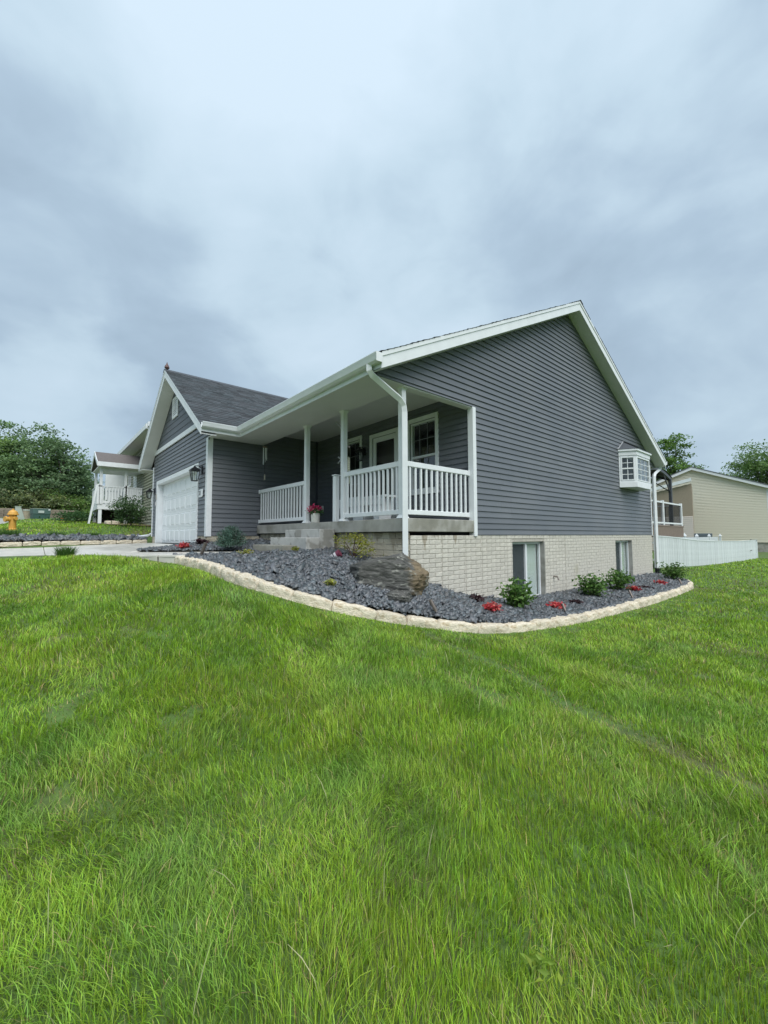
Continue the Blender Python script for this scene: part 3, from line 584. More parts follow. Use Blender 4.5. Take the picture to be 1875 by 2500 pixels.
Bx('gutter_end_cap', M_WHITE, house, 0.345, 0.352, -2.92, -2.80, 2.50, 2.64, 0.002)
# downspouts
def spout(pts, r=0.055, par=house, name='downspout'):
    return MB().tube(pts, r, 4).build(name, M_WHITE, par, 0.006)
ds = spout([(0.10, -2.85, 2.52), (0.10, -2.85, 2.44), (0.10, -2.80, 2.39), (0.10, -2.24, 2.15), (0.10, -2.15, 2.06), (0.10, -2.13, 1.95), (0.10, -2.13, 1.0), (0.10, -2.13, -0.42)], 0.062)
MB().tube([(0.10, -2.13, -0.42), (0.10, -2.14, -0.56), (0.16, -2.2, -0.68)], 0.066, 8).build('black_boot', M_BLACK, ds)
MB().box(0.03, 0.06, -2.16, -2.06, 0.98, 1.0).build('strap', M_WHITE, ds)
ds = spout([(0.13, 10.66, 2.52), (0.13, 10.66, 2.42), (0.12, 10.6, 2.36), (0.10, 10.12, 2.16), (0.10, 10.03, 2.06), (0.10, 10.02, 1.9), (0.10, 10.02, -1.17)], 0.065)
MB().tube([(0.10, 10.02, -1.16), (0.10, 10.03, -1.28), (0.14, 10.05, -1.42)], 0.085, 8).build('black_boot', M_BLACK, ds)
ds = spout([(-12.06, -3.30, 2.3), (-12.06, -3.30, 0.12), (-12.2, -3.42, 0.02), (-12.5, -3.7, -0.03)], 0.05)
# ------------------------------------------------ garage wing
GX, GZ, GS = -8.83, 5.08, 0.662
gt = lambda x: GZ - GS * abs(x - GX)
GL, GR, GF = GX - 3.73, -5.10, -3.70
DO = (-11.20, -6.60, -0.26, 1.79)
mb = holes_wall(FF, MB(), -11.88, -5.78, -0.019, 2.5, -0.10, -0.013, [(DO[0] - .07, DO[1] + .07, -1, DO[3] + .07)])
mb.prism([(-11.88, 2.501), (-5.78, 2.501), (-5.78, gt(-5.78) - .3), (GX, GZ - .3), (-11.88, gt(-11.88) - .3)], lambda u, v, w: (u, w, v), -3.31, -3.22)
mb.build('garage_front_wall', M_SIDE, house)
def gar_iv(a, b):
    iv = [(-11.87, -5.862)]
    if a < DO[3] + .12: iv = cut(iv, DO[0] - .135, DO[1] + .135)
    out = []
    for p, q_ in iv:
        A = lambda x, z: x
        if a > 2.3:
            e = lambda z: (GZ - .24 - z) / GS + .12; p0, q0, p1, q1 = max(p, GX - e(a)), min(-5.70, GX + e(a)), max(p, GX - e(b)), min(-5.70, GX + e(b)); out.append((p0, q0, p1, q1, a, b))
        else: out.append((p, q_, p, q_, a, b))
    return out
side_boards(FF, gar_iv, 0.0, 25, house, seams=(1.5, 2.8))
def up_iv(a, b):
    e = lambda z: max((GZ - .24 - z) / GS + .12, 0.02)
    return [(GX - e(a), GX + e(a), GX - e(b), GX + e(b), a, b)] if (GZ - .2 - a) > 0.1 else []
side_boards(FF, up_iv, 3.045, 10, house, name='gable_board', m=M_SHAKE, s=0.185, t=0.014)
e_ = (GZ - .25 - 3.04) / GS
MB().prism([(GX - e_ - .22, 2.895), (GX + e_ + .22, 2.895), (GX + e_ + .03, 3.04), (GX - e_ - .03, 3.04)], lambda u, v, w: (u, w, v), -3.375, -3.337).build('frieze_board', M_WHITE, house, 0.003)
# garage roof
hy = lambda x: (gt(x) - 2.67) / 0.5 - 2.8
mb = MB()
for x0, x1 in ((GX, GR), (GX, GL)):
    P = [(x0, GF), (x1, GF), (x1, -2.79), (x0, hy(x0))]
    mb.add([(a, b, gt(a) - .004) for a, b in P] + [(a, b, gt(a) - 0.2 + (0.15 if a != x0 else 0)) for a, b in P], [(0, 1, 2, 3), (7, 6, 5, 4), (0, 4, 5, 1), (1, 5, 6, 2), (2, 6, 7, 3), (3, 7, 4, 0)])
groof = mb.build('garage_roof', M_ROOFU, house)
cg = 1 / math.hypot(1, GS)
def rngR(v): x = GR + 0.03 - v * cg; return (GF - 0.04, min(hy(x), 2.15) if x < -5.1 else -2.80)
shingles('shingles', (GR + .03, 0, gt(GR + .03)), (0, 1, 0), (-cg, 0, GS * cg), (GS * cg, 0, cg), rngR, (GR + .03 - GX) / cg, groof)
def rngL(v): x = GL - 0.03 + v * cg; return (GF - 0.04, min(hy(x), 2.15) if x > -12.5 else -2.80)
shingles('shingles', (GL - .03, 0, gt(GL - .03)), (0, 1, 0), (cg, 0, GS * cg), (-GS * cg, 0, cg), rngL, (GX - GL + .03) / cg, groof)
MB().prism([(GX - .13, GZ - .075), (GX, GZ + .022), (GX + .13, GZ - .075), (GX, GZ + .010)], lambda u, v, w: (u, w, v), GF - .05, 2.2).build('ridge_cap', MATS['charcoal_shingle_plain'], groof)
for x1 in (GR, GL):
    pl = [(x1, gt(x1) - .004), (GX, GZ - .004), (GX, GZ - .245), (x1, gt(x1) - .245)]
    MB().prism(pl, lambda u, v, w: (u, w, v), GF - .025, GF - .002).build('rake_fascia', M_WHITE, house, 0.002)
    MB().prism([(x1, gt(x1)), (GX, GZ), (GX, GZ - .06), (x1, gt(x1) - .06)], lambda u, v, w: (u, w, v), GF - .038, GF - .027).build('drip_edge', M_WHITE, house)
    MB().prism([(x1, gt(x1) - .225), (GX, GZ - .225), (GX, GZ - .24), (x1, gt(x1) - .24)], lambda u, v, w: (u, w, v), GF, -3.355).build('rake_soffit', M_SOFX, house)
Bx('fascia', M_WHITE, house, GR - .003, GR + .02, GF - .02, -2.802, 2.43, 2.62, 0.003)
Bx('fascia', M_WHITE, house, GL - .02, GL + .003, GF - .02, -2.802, 2.38, 2.62, 0.003)
MB().box(-5.718, GR - .004, -3.36, -2.776, 2.451, 2.469).build('eave_soffit', M_SOFY, house)
MB().box(-5.718, GR - .004, -2.775, -2.053, 2.4515, 2.4685).build('eave_soffit', M_SOFX, house)
MB().box(GL + .004, -12.002, GF, -2.3, 2.40, 2.42).build('eave_soffit', M_SOFY, house)
MB().lathe([(0.015, 0), (0.035, 0.02), (0.075, 0.07), (0.06, 0.12), (0.025, 0.18), (0.004, 0.25)], (GX, GF + .03, GZ), 8).build('roof_finial', mat('rust_red_metal', (0.12, 0.065, 0.06), 0.6), house)
# louvred vent
mb = MB(); holes_wall(FF, mb, -9.33, -8.70, 3.70, 4.36, 0.015, 0.045, [(-9.27, -8.76, 3.76, 4.30)]); FF.box(mb, -9.28, -8.75, 3.75, 4.31, -0.01, 0.004)
vent = mb.build('gable_vent', M_WHITE, house, 0.003)
FF.obox('vent_back', M_DARK, vent, -9.27, -8.76, 3.76, 4.30, 0.006, 0.009)
for k in range(9):
    z = 3.775 + k * 0.06; m_ = MB(); m_.hexa([FF.p(-9.268, z, 0.014), FF.p(-8.762, z, 0.014), FF.p(-8.762, z - .012, 0.042), FF.p(-9.268, z - .012, 0.042)], [FF.p(-9.268, z + .036, 0.012), FF.p(-8.762, z + .036, 0.012), FF.p(-8.762, z + .02, 0.042), FF.p(-9.268, z + .02, 0.042)]); m_.build('louvre', M_WHITE, vent)
# garage door: trim, jambs, four sections of raised panels
mb = MB(); holes_wall(FF, mb, DO[0] - .13, DO[1] + .13, -0.24, DO[3] + .13, 0.0, 0.032, [(DO[0], DO[1], -1, DO[3])])
mb.box(DO[0] - .05, DO[0], -3.333, -3.12, -0.24, DO[3]); mb.box(DO[1], DO[1] + .05, -3.333, -3.12, -0.24, DO[3]); mb.box(DO[0] - .05, DO[1] + .05, -3.333, -3.12, DO[3] + .001, DO[3] + .05)
mb.build('garage_door_trim', M_WHITE, house, 0.003)
FD = Frame((0, -3.17, 0), (1, 0, 0), (0, -1, 0)); mb = MB(); hsec = (DO[3] + 0.235) / 4
for k in range(4): FD.box(mb, DO[0] + .004, DO[1] - .004, -0.235 + k * hsec + 0.004, -0.235 + (k + 1) * hsec - 0.004, -0.05, 0.0)
FD.box(mb, DO[0] + .01, DO[1] - .01, -0.23, DO[3] - .01, -0.045, -0.012)
gdoor = mb.build('garage_door', M_DOOR, house, 0.004)
pw = (DO[1] - DO[0]) / 8; pm = None
for k in range(4):
    for c in range(8):
        if pm is None:
            m_ = MB(); w2, h2 = pw / 2 - .055, hsec / 2 - .085
            m_.hexa([FD.p(-w2, -h2, -.002), FD.p(w2, -h2, -.002), FD.p(w2, h2, -.002), FD.p(-w2, h2, -.002)], [FD.p(-w2 + .022, -h2 + .022, .014), FD.p(w2 - .022, -h2 + .022, .014), FD.p(w2 - .022, h2 - .022, .014), FD.p(-w2 + .022, h2 - .022, .014)])
            for s_ in (-1, 1): FD.box(m_, s_ * (w2 + .018) - .006, s_ * (w2 + .018) + .006, -h2 - .024, h2 + .024, -.002, .007); FD.box(m_, -w2 - .012, w2 + .012, s_ * (h2 + .018) - .006, s_ * (h2 + .018) + .006, -.002, .0065)
            o = m_.build('panel', M_DOOR, gdoor); pm = o.data
            pm.transform(Matrix.Translation((0, 3.17, 0)))
        else: o = new_obj('panel', pm, None, gdoor)
        o.location = (DO[0] + (c + .5) * pw, -3.17, -0.235 + (k + .5) * hsec)
Bx('door_seal', M_BLACK, gdoor, DO[0], DO[1], -3.21, -3.15, -0.262, -0.236)
Bx('keypad', mat('grey_plastic', (0.5, 0.5, 0.5), 0.4), house, DO[0] - 0.085, DO[0] - .03, -3.40, -3.368, 1.06, 1.20, 0.006)
Bx('intercom_oval', mat('beige_plastic', (0.42, 0.40, 0.35), 0.5), house, DO[0] - 0.09, DO[0] - .02, -3.39, -3.368, 1.28, 1.46, 0.02)
# ------------------------------------------------ bay window on the gable wall
bay = MB(); A, B, Cc, D = (0.019, 7.05), (0.42, 7.30), (0.42, 8.50), (0.019, 8.78)
def trap(z0, z1, o, par_mb): 
    P = [(0.019, A[1] - o), (0.42 + o, B[1] - o * .6), (0.42 + o, Cc[1] + o * .6), (0.019, D[1] + o)]
    par_mb.hexa([(x, y, z0) for x, y in P], [(x, y, z1) for x, y in P])
trap(1.45, 1.62, 0.015, bay); trap(2.43, 2.56, 0.02, bay); trap(2.56, 2.62, 0.06, bay)
bayo = bay.build('bay_window', M_WHITE, house, 0.004)
trap_b = MB(); trap(1.62, 1.63, -0.05, trap_b)
for (P, Q, c_, r_, nm) in ((A, B, 2, 2, 'side'), (B, Cc, 3, 4, 'front'), (Cc, D, 2, 2, 'side')):
    Ud = np.array((Q[0] - P[0], Q[1] - P[1], 0.0)); ln = np.linalg.norm(Ud); Ud /= ln; Nn = np.array((Ud[1], -Ud[0], 0.0)); fb = Frame((P[0], P[1], 0), Ud, Nn)
    m_ = MB(); holes_wall(fb, m_, 0.0, ln, 1.621, 2.429, -0.04, 0.0, [(0.085, ln - .085, 1.69, 2.36)]); holes_wall(fb, m_, 0.05, ln - .05, 1.655, 2.395, 0.0, 0.012, [(0.085, ln - .085, 1.69, 2.36)])
    m_.build('sash', M_WHITE, bayo, 0.002)
    if c_ == 2:
        fb.obox('meeting_rail', M_WHITE, bayo, 0.085, ln - .085, 2.01, 2.05, -0.03, 0.005, 0.002); pane_grid(fb, bayo, .085, ln - .085, 1.69, 2.01, -0.02, 2, 2, M_WHITE, 0.018); pane_grid(fb, bayo, .085, ln - .085, 2.05, 2.36, -0.02, 2, 2, M_WHITE, 0.018)
    else: pane_grid(fb, bayo, .085, ln - .085, 1.69, 2.36, -0.02, 3, 4, M_WHITE, 0.018)
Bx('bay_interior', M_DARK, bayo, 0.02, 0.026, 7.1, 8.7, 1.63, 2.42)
m_ = MB(); P = [(0.019, 6.98, 2.622), (0.49, 7.26, 2.622), (0.49, 8.54, 2.622), (0.019, 8.85, 2.622)]; T = [(0.019, 7.45, 2.93), (0.019, 8.40, 2.93)]
m_.add(P + T, [(0, 1, 4), (1, 2, 5, 4), (2, 3, 5), (0, 3, 2, 1), (0, 4, 5, 3)]); m_.build('bay_roof', MATS['charcoal_shingle_plain'], bayo)
mat('grey_flash', (.4, .42, .44), .5)
for a_, b_ in ((P[0], T[0]), (P[1], T[0])): MB().bar(np.array(a_) + (0.01, 0, .01), np.array(b_) + (0.01, 0, .01), 0.025, 0.02).build('hip_flashing', MATS['grey_flash'] if a_ is P[0] else M_BLACK, bayo)
# small hose bib on the brick wall
MB().tube([(0.006, 2.77, -0.98), (0.10, 2.77, -0.98), (0.13, 2.77, -1.06)], 0.02, 8).build('hose_tap', mat('dull_brass', (0.28, 0.25, 0.22), 0.45, metal=0.6), house)
# ================================================================== railings
def railing(label, p0, p1, nb, z0=0.335, zt_=1.225, end_sq=True):
    p0 = np.array(p0); p1 = np.array(p1); d = (p1 - p0); ln = np.linalg.norm(d); d /= ln
    r = empty('porch_railing', label, 'railing', (p0[0], p0[1], 0.27), 'white porch railings')
    off = np.array((p0[0], p0[1], 0.27)); c3 = lambda t, z: np.array((d[0] * t, d[1] * t, z - 0.27))
    MB().bar(c3(0, zt_ - .045), c3(ln, zt_ - .045), 0.055, 0.09).build('top_rail', M_WHITE, r, 0.006)
    MB().bar(c3(0, z0 + .04), c3(ln, z0 + .04), 0.05, 0.08).build('bottom_rail', M_WHITE, r, 0.006)
    for t in (0.0, ln): MB().bar(c3(t - .012, zt_ - .05), c3(t + .012, zt_ - .05), 0.075, 0.11).build('rail_bracket', M_WHITE, r, 0.004); MB().bar(c3(t - .012, z0 + .04), c3(t + .012, z0 + .04), 0.07, 0.10).build('rail_bracket', M_WHITE, r, 0.004)
    b = None
    for k in range(nb):
        t = (k + 0.65) * ln / (nb + .3)
        if b is None: b = MB().box(-.0175, .0175, -.0175, .0175, z0 + .07 - .27, zt_ - .08 - .27).build('baluster', M_WHITE, r, 0.004); o = b
        else: o = copyobj(b, r)
        o.location = (d[0] * t, d[1] * t, 0)
    return r
railing('white vinyl railing on the porch front between the corner post and the step opening', (-1.745, -1.978), (-0.175, -1.978), 13)
railing('white vinyl railing on the open gable end of the porch, right of the corner downspout', (-0.10, -1.92), (-0.10, -0.275), 12)
railing('white vinyl railing on the porch beside the dark garage wall', (-5.735, -1.978), (-3.295, -1.978), 17)
nw = Bx('newel_post', M_WHITE, None, -2.12, -2.02, -2.03, -1.93, 0.271, 1.19, 0.006); tag(nw, 'short square white newel post standing at the top of the porch steps', 'post')
Bx('post_cap', M_WHITE, nw, -2.135, -2.005, -2.045, -1.915, 1.191, 1.215, 0.006)

# ================================================================== things on and around the porch
M_CLEAR = GLASS
def lantern(label, loc, rz, s=1.0):
    """wall lantern, arm towards -Y local"""
    t = empty('wall_lantern', label, 'wall lantern', loc, 'black wall lanterns', rz)
    MB().box(-.055 * s, .055 * s, -.025, 0, -.02, .22 * s).build('back_plate', M_BLACK, t, 0.004)
    MB().tube([(0, -.02, .16 * s), (0, -.10 * s, .21 * s), (0, -.19 * s, .20 * s)], 0.012 * s, 8).build('arm', M_BLACK, t)
    cy = -.19 * s; w0, w1 = .065 * s, .10 * s; z0, z1 = -.20 * s, .07 * s; fr_ = MB()
    for sx in (-1, 1):
        for sy in (-1, 1): fr_.bar((sx * w0, cy + sy * w0, z0), (sx * w1, cy + sy * w1, z1), .012 * s)
    for w, z in ((w0, z0), (w1, z1)):
        for a, b in (((-w, -w), (w, -w)), ((w, -w), (w, w)), ((w, w), (-w, w)), ((-w, w), (-w, -w))): fr_.bar((a[0], cy + a[1], z), (b[0], cy + b[1], z), .016 * s)
    for k in (-.33, .33):
        for a, b in (((k, -1), (k, -1)), ((k, 1), (k, 1)), ((-1, k), (-1, k)), ((1, k), (1, k))): fr_.bar((a[0] * w0, cy + a[1] * w0, z0), (b[0] * w1, cy + b[1] * w1, z1), .006 * s)
    fr_.build('cage', M_BLACK, t)
    rf = MB(); e = w1 * 1.28; rf.hexa([(-e, cy - e, z1 + .01), (e, cy - e, z1 + .01), (e, cy + e, z1 + .01), (-e, cy + e, z1 + .01)], [(-.03 * s, cy - .03 * s, z1 + .10 * s), (.03 * s, cy - .03 * s, z1 + .10 * s), (.03 * s, cy + .03 * s, z1 + .10 * s), (-.03 * s, cy + .03 * s, z1 + .10 * s)])
    rf.box(-.02 * s, .02 * s, cy - .02 * s, cy + .02 * s, z1 + .10 * s, z1 + .13 * s); rf.build('lantern_roof', M_BLACK, t)
    for sx, sy in ((0, -1), (0, 1), (-1, 0), (1, 0)):
        g_ = MB(); a = .96
        if sy: g_.add([(-w0 * a, cy + sy * w0 * .97, z0), (w0 * a, cy + sy * w0 * .97, z0), (w1 * a, cy + sy * w1 * .97, z1), (-w1 * a, cy + sy * w1 * .97, z1)], [(0, 1, 2, 3)])
        else: g_.add([(sx * w0 * .97, cy - w0 * a, z0), (sx * w0 * .97, cy + w0 * a, z0), (sx * w1 * .97, cy + w1 * a, z1), (sx * w1 * .97, cy - w1 * a, z1)], [(0, 1, 2, 3)])
        g_.build('glass_pane', GLASS, t)
    MB().lathe([(.012, z0), (.02 * s, z0 + .01), (.02 * s, z0 + .13 * s), (.004, z0 + .17 * s)], (0, cy, 0), 8).build('candle_bulb', mat('frosted_bulb', (0.7, 0.72, 0.7), 0.4), t)
    return t
lantern('black wall lantern on the grey wall between the garage door and the white corner trim', (-6.14, -3.36, 1.58), 0, .95)
lantern('black wall lantern at the far left corner of the garage front', (-11.66, -3.36, 1.52), 0, .85)
lantern('small black lantern beside the front door under the porch roof', (-3.40, -0.222, 2.06), 0, 0.85)
pq = empty('house_number_plaque', 'white house number plaque reading 21 on grey siding below the lantern', 'sign', (-6.20, -3.362, 1.09))
m_ = MB(); c_ = .03; w_, h_ = .17, .10
m_.prism([(-w_ + c_, -h_), (w_ - c_, -h_), (w_, -h_ + c_), (w_, h_ - c_), (w_ - c_, h_), (-w_ + c_, h_), (-w_, h_ - c_), (-w_, -h_ + c_)], lambda u, v, w: (u, w, v), -0.012, 0.0); m_.build('plate', M_WHITE, pq, 0.003)
tcu = bpy.data.curves.new('house_number', 'FONT'); tcu.body = '21'; tcu.size = 0.16; tcu.align_x = 'CENTER'; tcu.align_y = 'CENTER'; tcu.extrude = 0.002; tcu.materials.append(M_BLACK)
to = bpy.data.objects.new('text_source', tcu); to = new_obj('number_text', bpy.data.meshes.new_from_object(to), M_BLACK, pq); to.location = (-0.04, -0.0165, 0); to.rotation_euler = (math.radians(90), 0, 0)
for k, (z, up) in enumerate(((2.12, 1), (1.48, 0))):
    fb = empty('flag_pole_bracket', ['grey flag pole bracket, the higher of two on the middle porch post', 'grey flag pole bracket, the lower of two on the middle porch post'][k], 'bracket', (-1.855, -1.978, z), 'flag pole brackets on the porch post')
    MG = mat('grey_cast_metal', (0.28, 0.29, 0.29), 0.45, metal=0.4)
    MB().box(-.012, 0, -.035, .035, -.07, .07).build('plate', MG, fb, 0.003)
    if up: MB().tube([(-.005, 0, 0), (-.14, -.06, .14)], 0.019, 8).build('socket', MG, fb)
    else: MB().tube([(-.005, 0, 0), (-.11, -.02, .08)], 0.016, 8).build('socket', MG, fb); MB().tube([(-.03, 0, .02), (-.11, -.03, -.05)], 0.014, 8).build('arm', MG, fb)
# flower pot
pot = empty('flower_pot', 'white cylinder pot of pink flowers at the porch edge beside the steps', 'flower pot', (-3.0, -1.90, 0.271))
MB().lathe([(.082, 0), (.092, .02), (.098, .19), (.10, .21), (.088, .21), (.085, .18)], (0, 0, 0), 20).build('pot', mat('white_ceramic', (0.68, 0.67, 0.62), 0.4, 12, 0.06), pot, smooth=True)
MB().lathe([(.084, .17), (.02, .185)], (0, 0, 0), 12).build('potting_soil', M_SOIL, pot)
def leaf_cloud(name, cen, cols, par, size, asp=0.55, normals=None, up=0.3, seed=0, m=None, fold=0.18, mats=None):
    """one quad-pair leaf at every centre"""
    R = np.random.default_rng(seed); n = len(cen); cen = np.asarray(cen, float)
    nn = R.normal(size=(n, 3)); nn[:, 2] = np.abs(nn[:, 2]) + up
    if normals is not None: nn = nn * 0.6 + normals * 1.3
    nn /= np.linalg.norm(nn, axis=1)[:, None]; a = np.cross(nn, R.normal(size=(n, 3))); a /= np.linalg.norm(a, axis=1)[:, None]; b = np.cross(nn, a)
    sz = (size * R.uniform(0.65, 1.25, n))[:, None]; w = sz * asp
    V = np.stack([cen - a * sz * .5, cen - a * sz * .08 + b * w * .5 + nn * sz * fold, cen + a * sz * .5 - nn * sz * .08, cen - a * sz * .08 - b * w * .5 + nn * sz * fold], 1).reshape(-1, 3)
    s, l = rep([(0, 1, 2), (0, 2, 3)], 4, n); C = np.repeat(np.asarray(cols), 4, axis=0)
    return np_mesh(name, V, 4, s, l, m or M_LEAF, C, par)
def palette(n, cols, R, var=0.22):
    k = R.integers(0, len(cols), n); c = np.array(cols)[k] * R.uniform(1 - var, 1 + var, (n, 1)); return c
R = np.random.default_rng(3)
c = R.normal(size=(170, 3)) * (.07, .07, .03) + (0, 0, .235); leaf_cloud('leaves', c, palette(170, [(.06, .14, .05), (.09, .17, .07)], R), pot, .06, seed=1)
c = R.normal(size=(130, 3)) * (.065, .065, .035) + (0, 0, .31); leaf_cloud('flowers', c, palette(130, [(.62, .05, .16), (.75, .25, .33), (.5, .03, .12)], R), pot, .05, .9, seed=2)
# wind chime hanging below the eave
wc = empty('wind_chime', 'white wind chime hanging under the porch beam near the dark garage wall', 'wind chime', (-5.42, -2.0, 2.45))
MB().tube([(0, 0, 0.01), (0, 0, -.85)], .003, 4).build('cord', M_BLACK, wc)
MB().lathe([(.06, -.11), (.062, -.095)], (0, 0, 0), 12).build('disc', mat('tan_wood', (0.3, 0.24, 0.17), 0.6), wc)
for k in range(5):
    a = k * 1.257; MB().tube([(.045 * math.cos(a), .045 * math.sin(a), -.13), (.045 * math.cos(a), .045 * math.sin(a), -.42 - .04 * k)], .011, 6).build('chime_tube', M_WHITE, wc)
MB().box(-.035, .035, -.004, .004, -.98, -.84).build('sail', mat('pale_wood', (0.45, 0.42, 0.33), 0.6), wc, 0.003)
bn = empty('porch_bench', 'low white bench with slanted panel legs behind the front porch railing', 'bench', (-2.25, -1.05, .271))
MB().box(-.85, .85, -.2, .2, .50, .545).build('bench_top', M_WHITE, bn, .004); MB().box(-.80, .80, -.19, -.165, .36, .498).build('apron', M_WHITE, bn, .004)
for x, w1_, w2_ in ((-.66, .10, .19), (-.12, .17, .22), (.52, .07, .2)):
    MB().hexa([(x - w1_, -.16, 0), (x + w1_, -.16, 0), (x + w1_, .16, 0), (x - w1_, .16, 0)], [(x - w2_, -.16, .49), (x + w2_, -.16, .49), (x + w2_, .16, .49), (x - w2_, .16, .49)]).build('leg', M_WHITE, bn, .004)

# ================================================================== garden edging stones
def stone_mesh(seed, L_=1.0, rough=1.0):
    bm = bmesh.new(); bmesh.ops.create_cube(bm, size=1.0); bmesh.ops.subdivide_edges(bm, edges=bm.edges[:], cuts=9, use_grid_fill=True)
    rr = random.Random(seed); off = Vector((rr.uniform(0, 90), rr.uniform(0, 90), rr.uniform(0, 90))); tl = rr.uniform(-.05, .05)
    for v in bm.verts:
        x, y, z = v.co * 2; p = 6.5
        r = (abs(x) ** p + abs(y) ** p + abs(z) ** p) ** (1 / p); m1 = max(abs(x), abs(y), abs(z)); s = m1 / r if r else 1
        x, y, z = x * s, y * s, z * s
        q_ = Vector((x * 1.9, y * 1.0, z * 1.1)); nz = mnoise.noise(q_ * 1.1 + off); n2_ = mnoise.noise(q_ * 2.6 + off * 2); n3 = mnoise.noise(q_ * 6.0 + off)
        v.co = Vector((x * (1 + nz * .05), y * (1 + .16 * nz + .14 * n2_ + .10 * n3) - tl * z, z * (1 + .10 * nz + .09 * n2_ + .05 * n3) + tl * x)) * 0.5
    me = bpy.data.meshes.new('edging_stone'); bm.to_mesh(me); bm.free()
    for p in me.polygons: p.use_smooth = True
    me.materials.append(M_STONE); return me
SM = [stone_mesh(i) for i in range(8)]
def stone_row(name, label, path, h, w, lens, side=1.0, cat='stone edging', zoff=0.0):
    t = empty(name, label, cat); P = np.array(path); seg = np.linalg.norm(np.diff(P, axis=0), axis=1); cum = np.r_[0, np.cumsum(seg)]; s = 0.0; rr = random.Random(4)
    at = lambda d: np.array([np.interp(d, cum, P[:, k]) for k in range(3)])
    while s < cum[-1] - 0.05:
        l = min(rr.uniform(*lens), cum[-1] - s); a, b = at(s), at(s + l); c = (a + b) / 2; ang = math.atan2(b[1] - a[1], b[0] - a[0]); sl = math.atan2(b[2] - a[2], np.linalg.norm(b[:2] - a[:2]))
        o = new_obj('edging_stone', rr.choice(SM), None, t); hh = h * rr.uniform(.93, 1.07)
        nx_, ny_ = -math.sin(ang) * side, math.cos(ang) * side
        o.location = (c[0] + nx_ * w / 2, c[1] + ny_ * w / 2, c[2] - hh / 2 + zoff + rr.uniform(-.008, .008)); o.scale = (l * rr.uniform(.975, 1.0), w * rr.uniform(.94, 1.08), hh)
        o.rotation_euler = (0, -sl, ang + rr.uniform(-.03, .03)); s += l
    return t
PB = np.array(BORDER); dist = np.r_[0, np.cumsum(np.linalg.norm(np.diff(PB, axis=0), axis=1))]; tt = np.linspace(0, dist[-1], 140)
def smooth(a, k=7):
    p = np.r_[np.repeat(a[:1], k), a, np.repeat(a[-1:], k)]; return np.convolve(p, np.ones(2 * k + 1) / (2 * k + 1), 'valid')
SB = np.stack([smooth(np.interp(tt, dist, PB[:, k]), 4) for k in range(3)], 1)
BIN = [(p[0] - .145 * n_[1], p[1] + .145 * n_[0]) for p, n_ in zip(SB, np.gradient(SB[:, :2], axis=0) / np.linalg.norm(np.gradient(SB[:, :2], axis=0), axis=1)[:, None])]
stone_row('stone_edging', 'curved row of cream limestone blocks between the lawn and the slate bed beside the house', SB, 0.25, 0.20, (0.40, 0.60), zoff=.012)
yy = np.linspace(-3.45, -15.5, 30)
stone_row('stone_edging', 'low straight row of cream stones along the far edge of the driveway', [(-12.08, y, -0.13 - 0.018 * (-3.45 - y) * .6) for y in yy], 0.15, 0.2, (0.42, 0.62), side=-1.0)
stone_row('stone_edging', 'upper row of cream stones between the slate strip and the far lawn', [(-13.35 - .25 * math.sin(k * .1), y, 0.045) for k, y in enumerate(yy[:24])], 0.2, 0.2, (0.5, 0.75), side=-1.0)
stripz = lambda x, y: -0.13 + 0.09 * (-12.2 - np.asarray(x)) / 1.2 + 0 * np.asarray(y)
STRIP = [(-12.12, -3.45), (-13.4, -3.45), (-13.6, -8), (-13.6, -12.5), (-12.12, -12.5)]
tag(sheet('slate_strip_soil', STRIP, stripz, M_SOIL, 0.6), kind='structure')
# ------------------------------------------------ slate chips
def chips(name, poly, zf, dens, size, label, avoid=()):
    R = np.random.default_rng(21); P = np.array(poly); lo, hi = P.min(0), P.max(0); n = int(dens * (hi[0] - lo[0]) * (hi[1] - lo[1]))
    x = R.uniform(lo[0], hi[0], n); y = R.uniform(lo[1], hi[1], n); k = inpoly(x, y, poly)
    if name == 'slate_chips_bed': 
        d = np.hypot(x - CAM[0], y - CAM[1]); k &= R.random(n) < np.clip((9.5 / d) ** 1.2, .38, 1)
    x, y = x[k], y[k]; n = len(x); d = np.hypot(x - CAM[0], y - CAM[1])
    sz = size * R.lognormal(0, .30, n) * np.clip((d / 9.5) ** .5, 1, 1.5); z = zf(x, y) + R.uniform(0.0, .035, n)
    a = R.uniform(0, 6.283, n); tx = R.normal(0, .38, n); ty = R.normal(0, .38, n); th = sz * R.uniform(.12, .3, n); asp = R.uniform(.5, .85, n)
    ang = np.array([0, 1.15, 2.4, 3.5, 4.9])[None] + R.normal(0, .22, (n, 5)); rad = R.uniform(.36, .6, (n, 5))
    u = np.cos(ang) * rad * sz[:, None]; v = np.sin(ang) * rad * (sz * asp)[:, None]
    def place(u, v, w):
        w = w + tx[:, None] * u + ty[:, None] * v; return np.stack([x[:, None] + u * np.cos(a)[:, None] - v * np.sin(a)[:, None], y[:, None] + u * np.sin(a)[:, None] + v * np.cos(a)[:, None], z[:, None] + w], -1)
    top = place(u * .93, v * .93, np.repeat(th[:, None], 5, 1)); bot = place(u, v, np.repeat((-th * .3)[:, None], 5, 1)); V = np.concatenate([top, bot], 1).reshape(-1, 3)
    s, l = rep([(0, 1, 2, 3, 4)] + [(i, i + 5, (i + 1) % 5 + 5, (i + 1) % 5) for i in range(5)], 10, n)
    f = R.uniform(.5, 1.5, (n, 1)); base = np.array([[.088, .100, .112]]) * f; base[:, 0] *= R.uniform(.92, 1.08, n)
    o = np_mesh(name, V, 10, s, l, M_CHIP, np.repeat(base, 10, 0)); tag(o, label, 'gravel', kind='stuff'); return o
chips('slate_chips_bed', BIN + BEDPOLY[len(BORDER):], bedz, 1350, .072, 'blue grey slate chips filling the curved bed along the house')
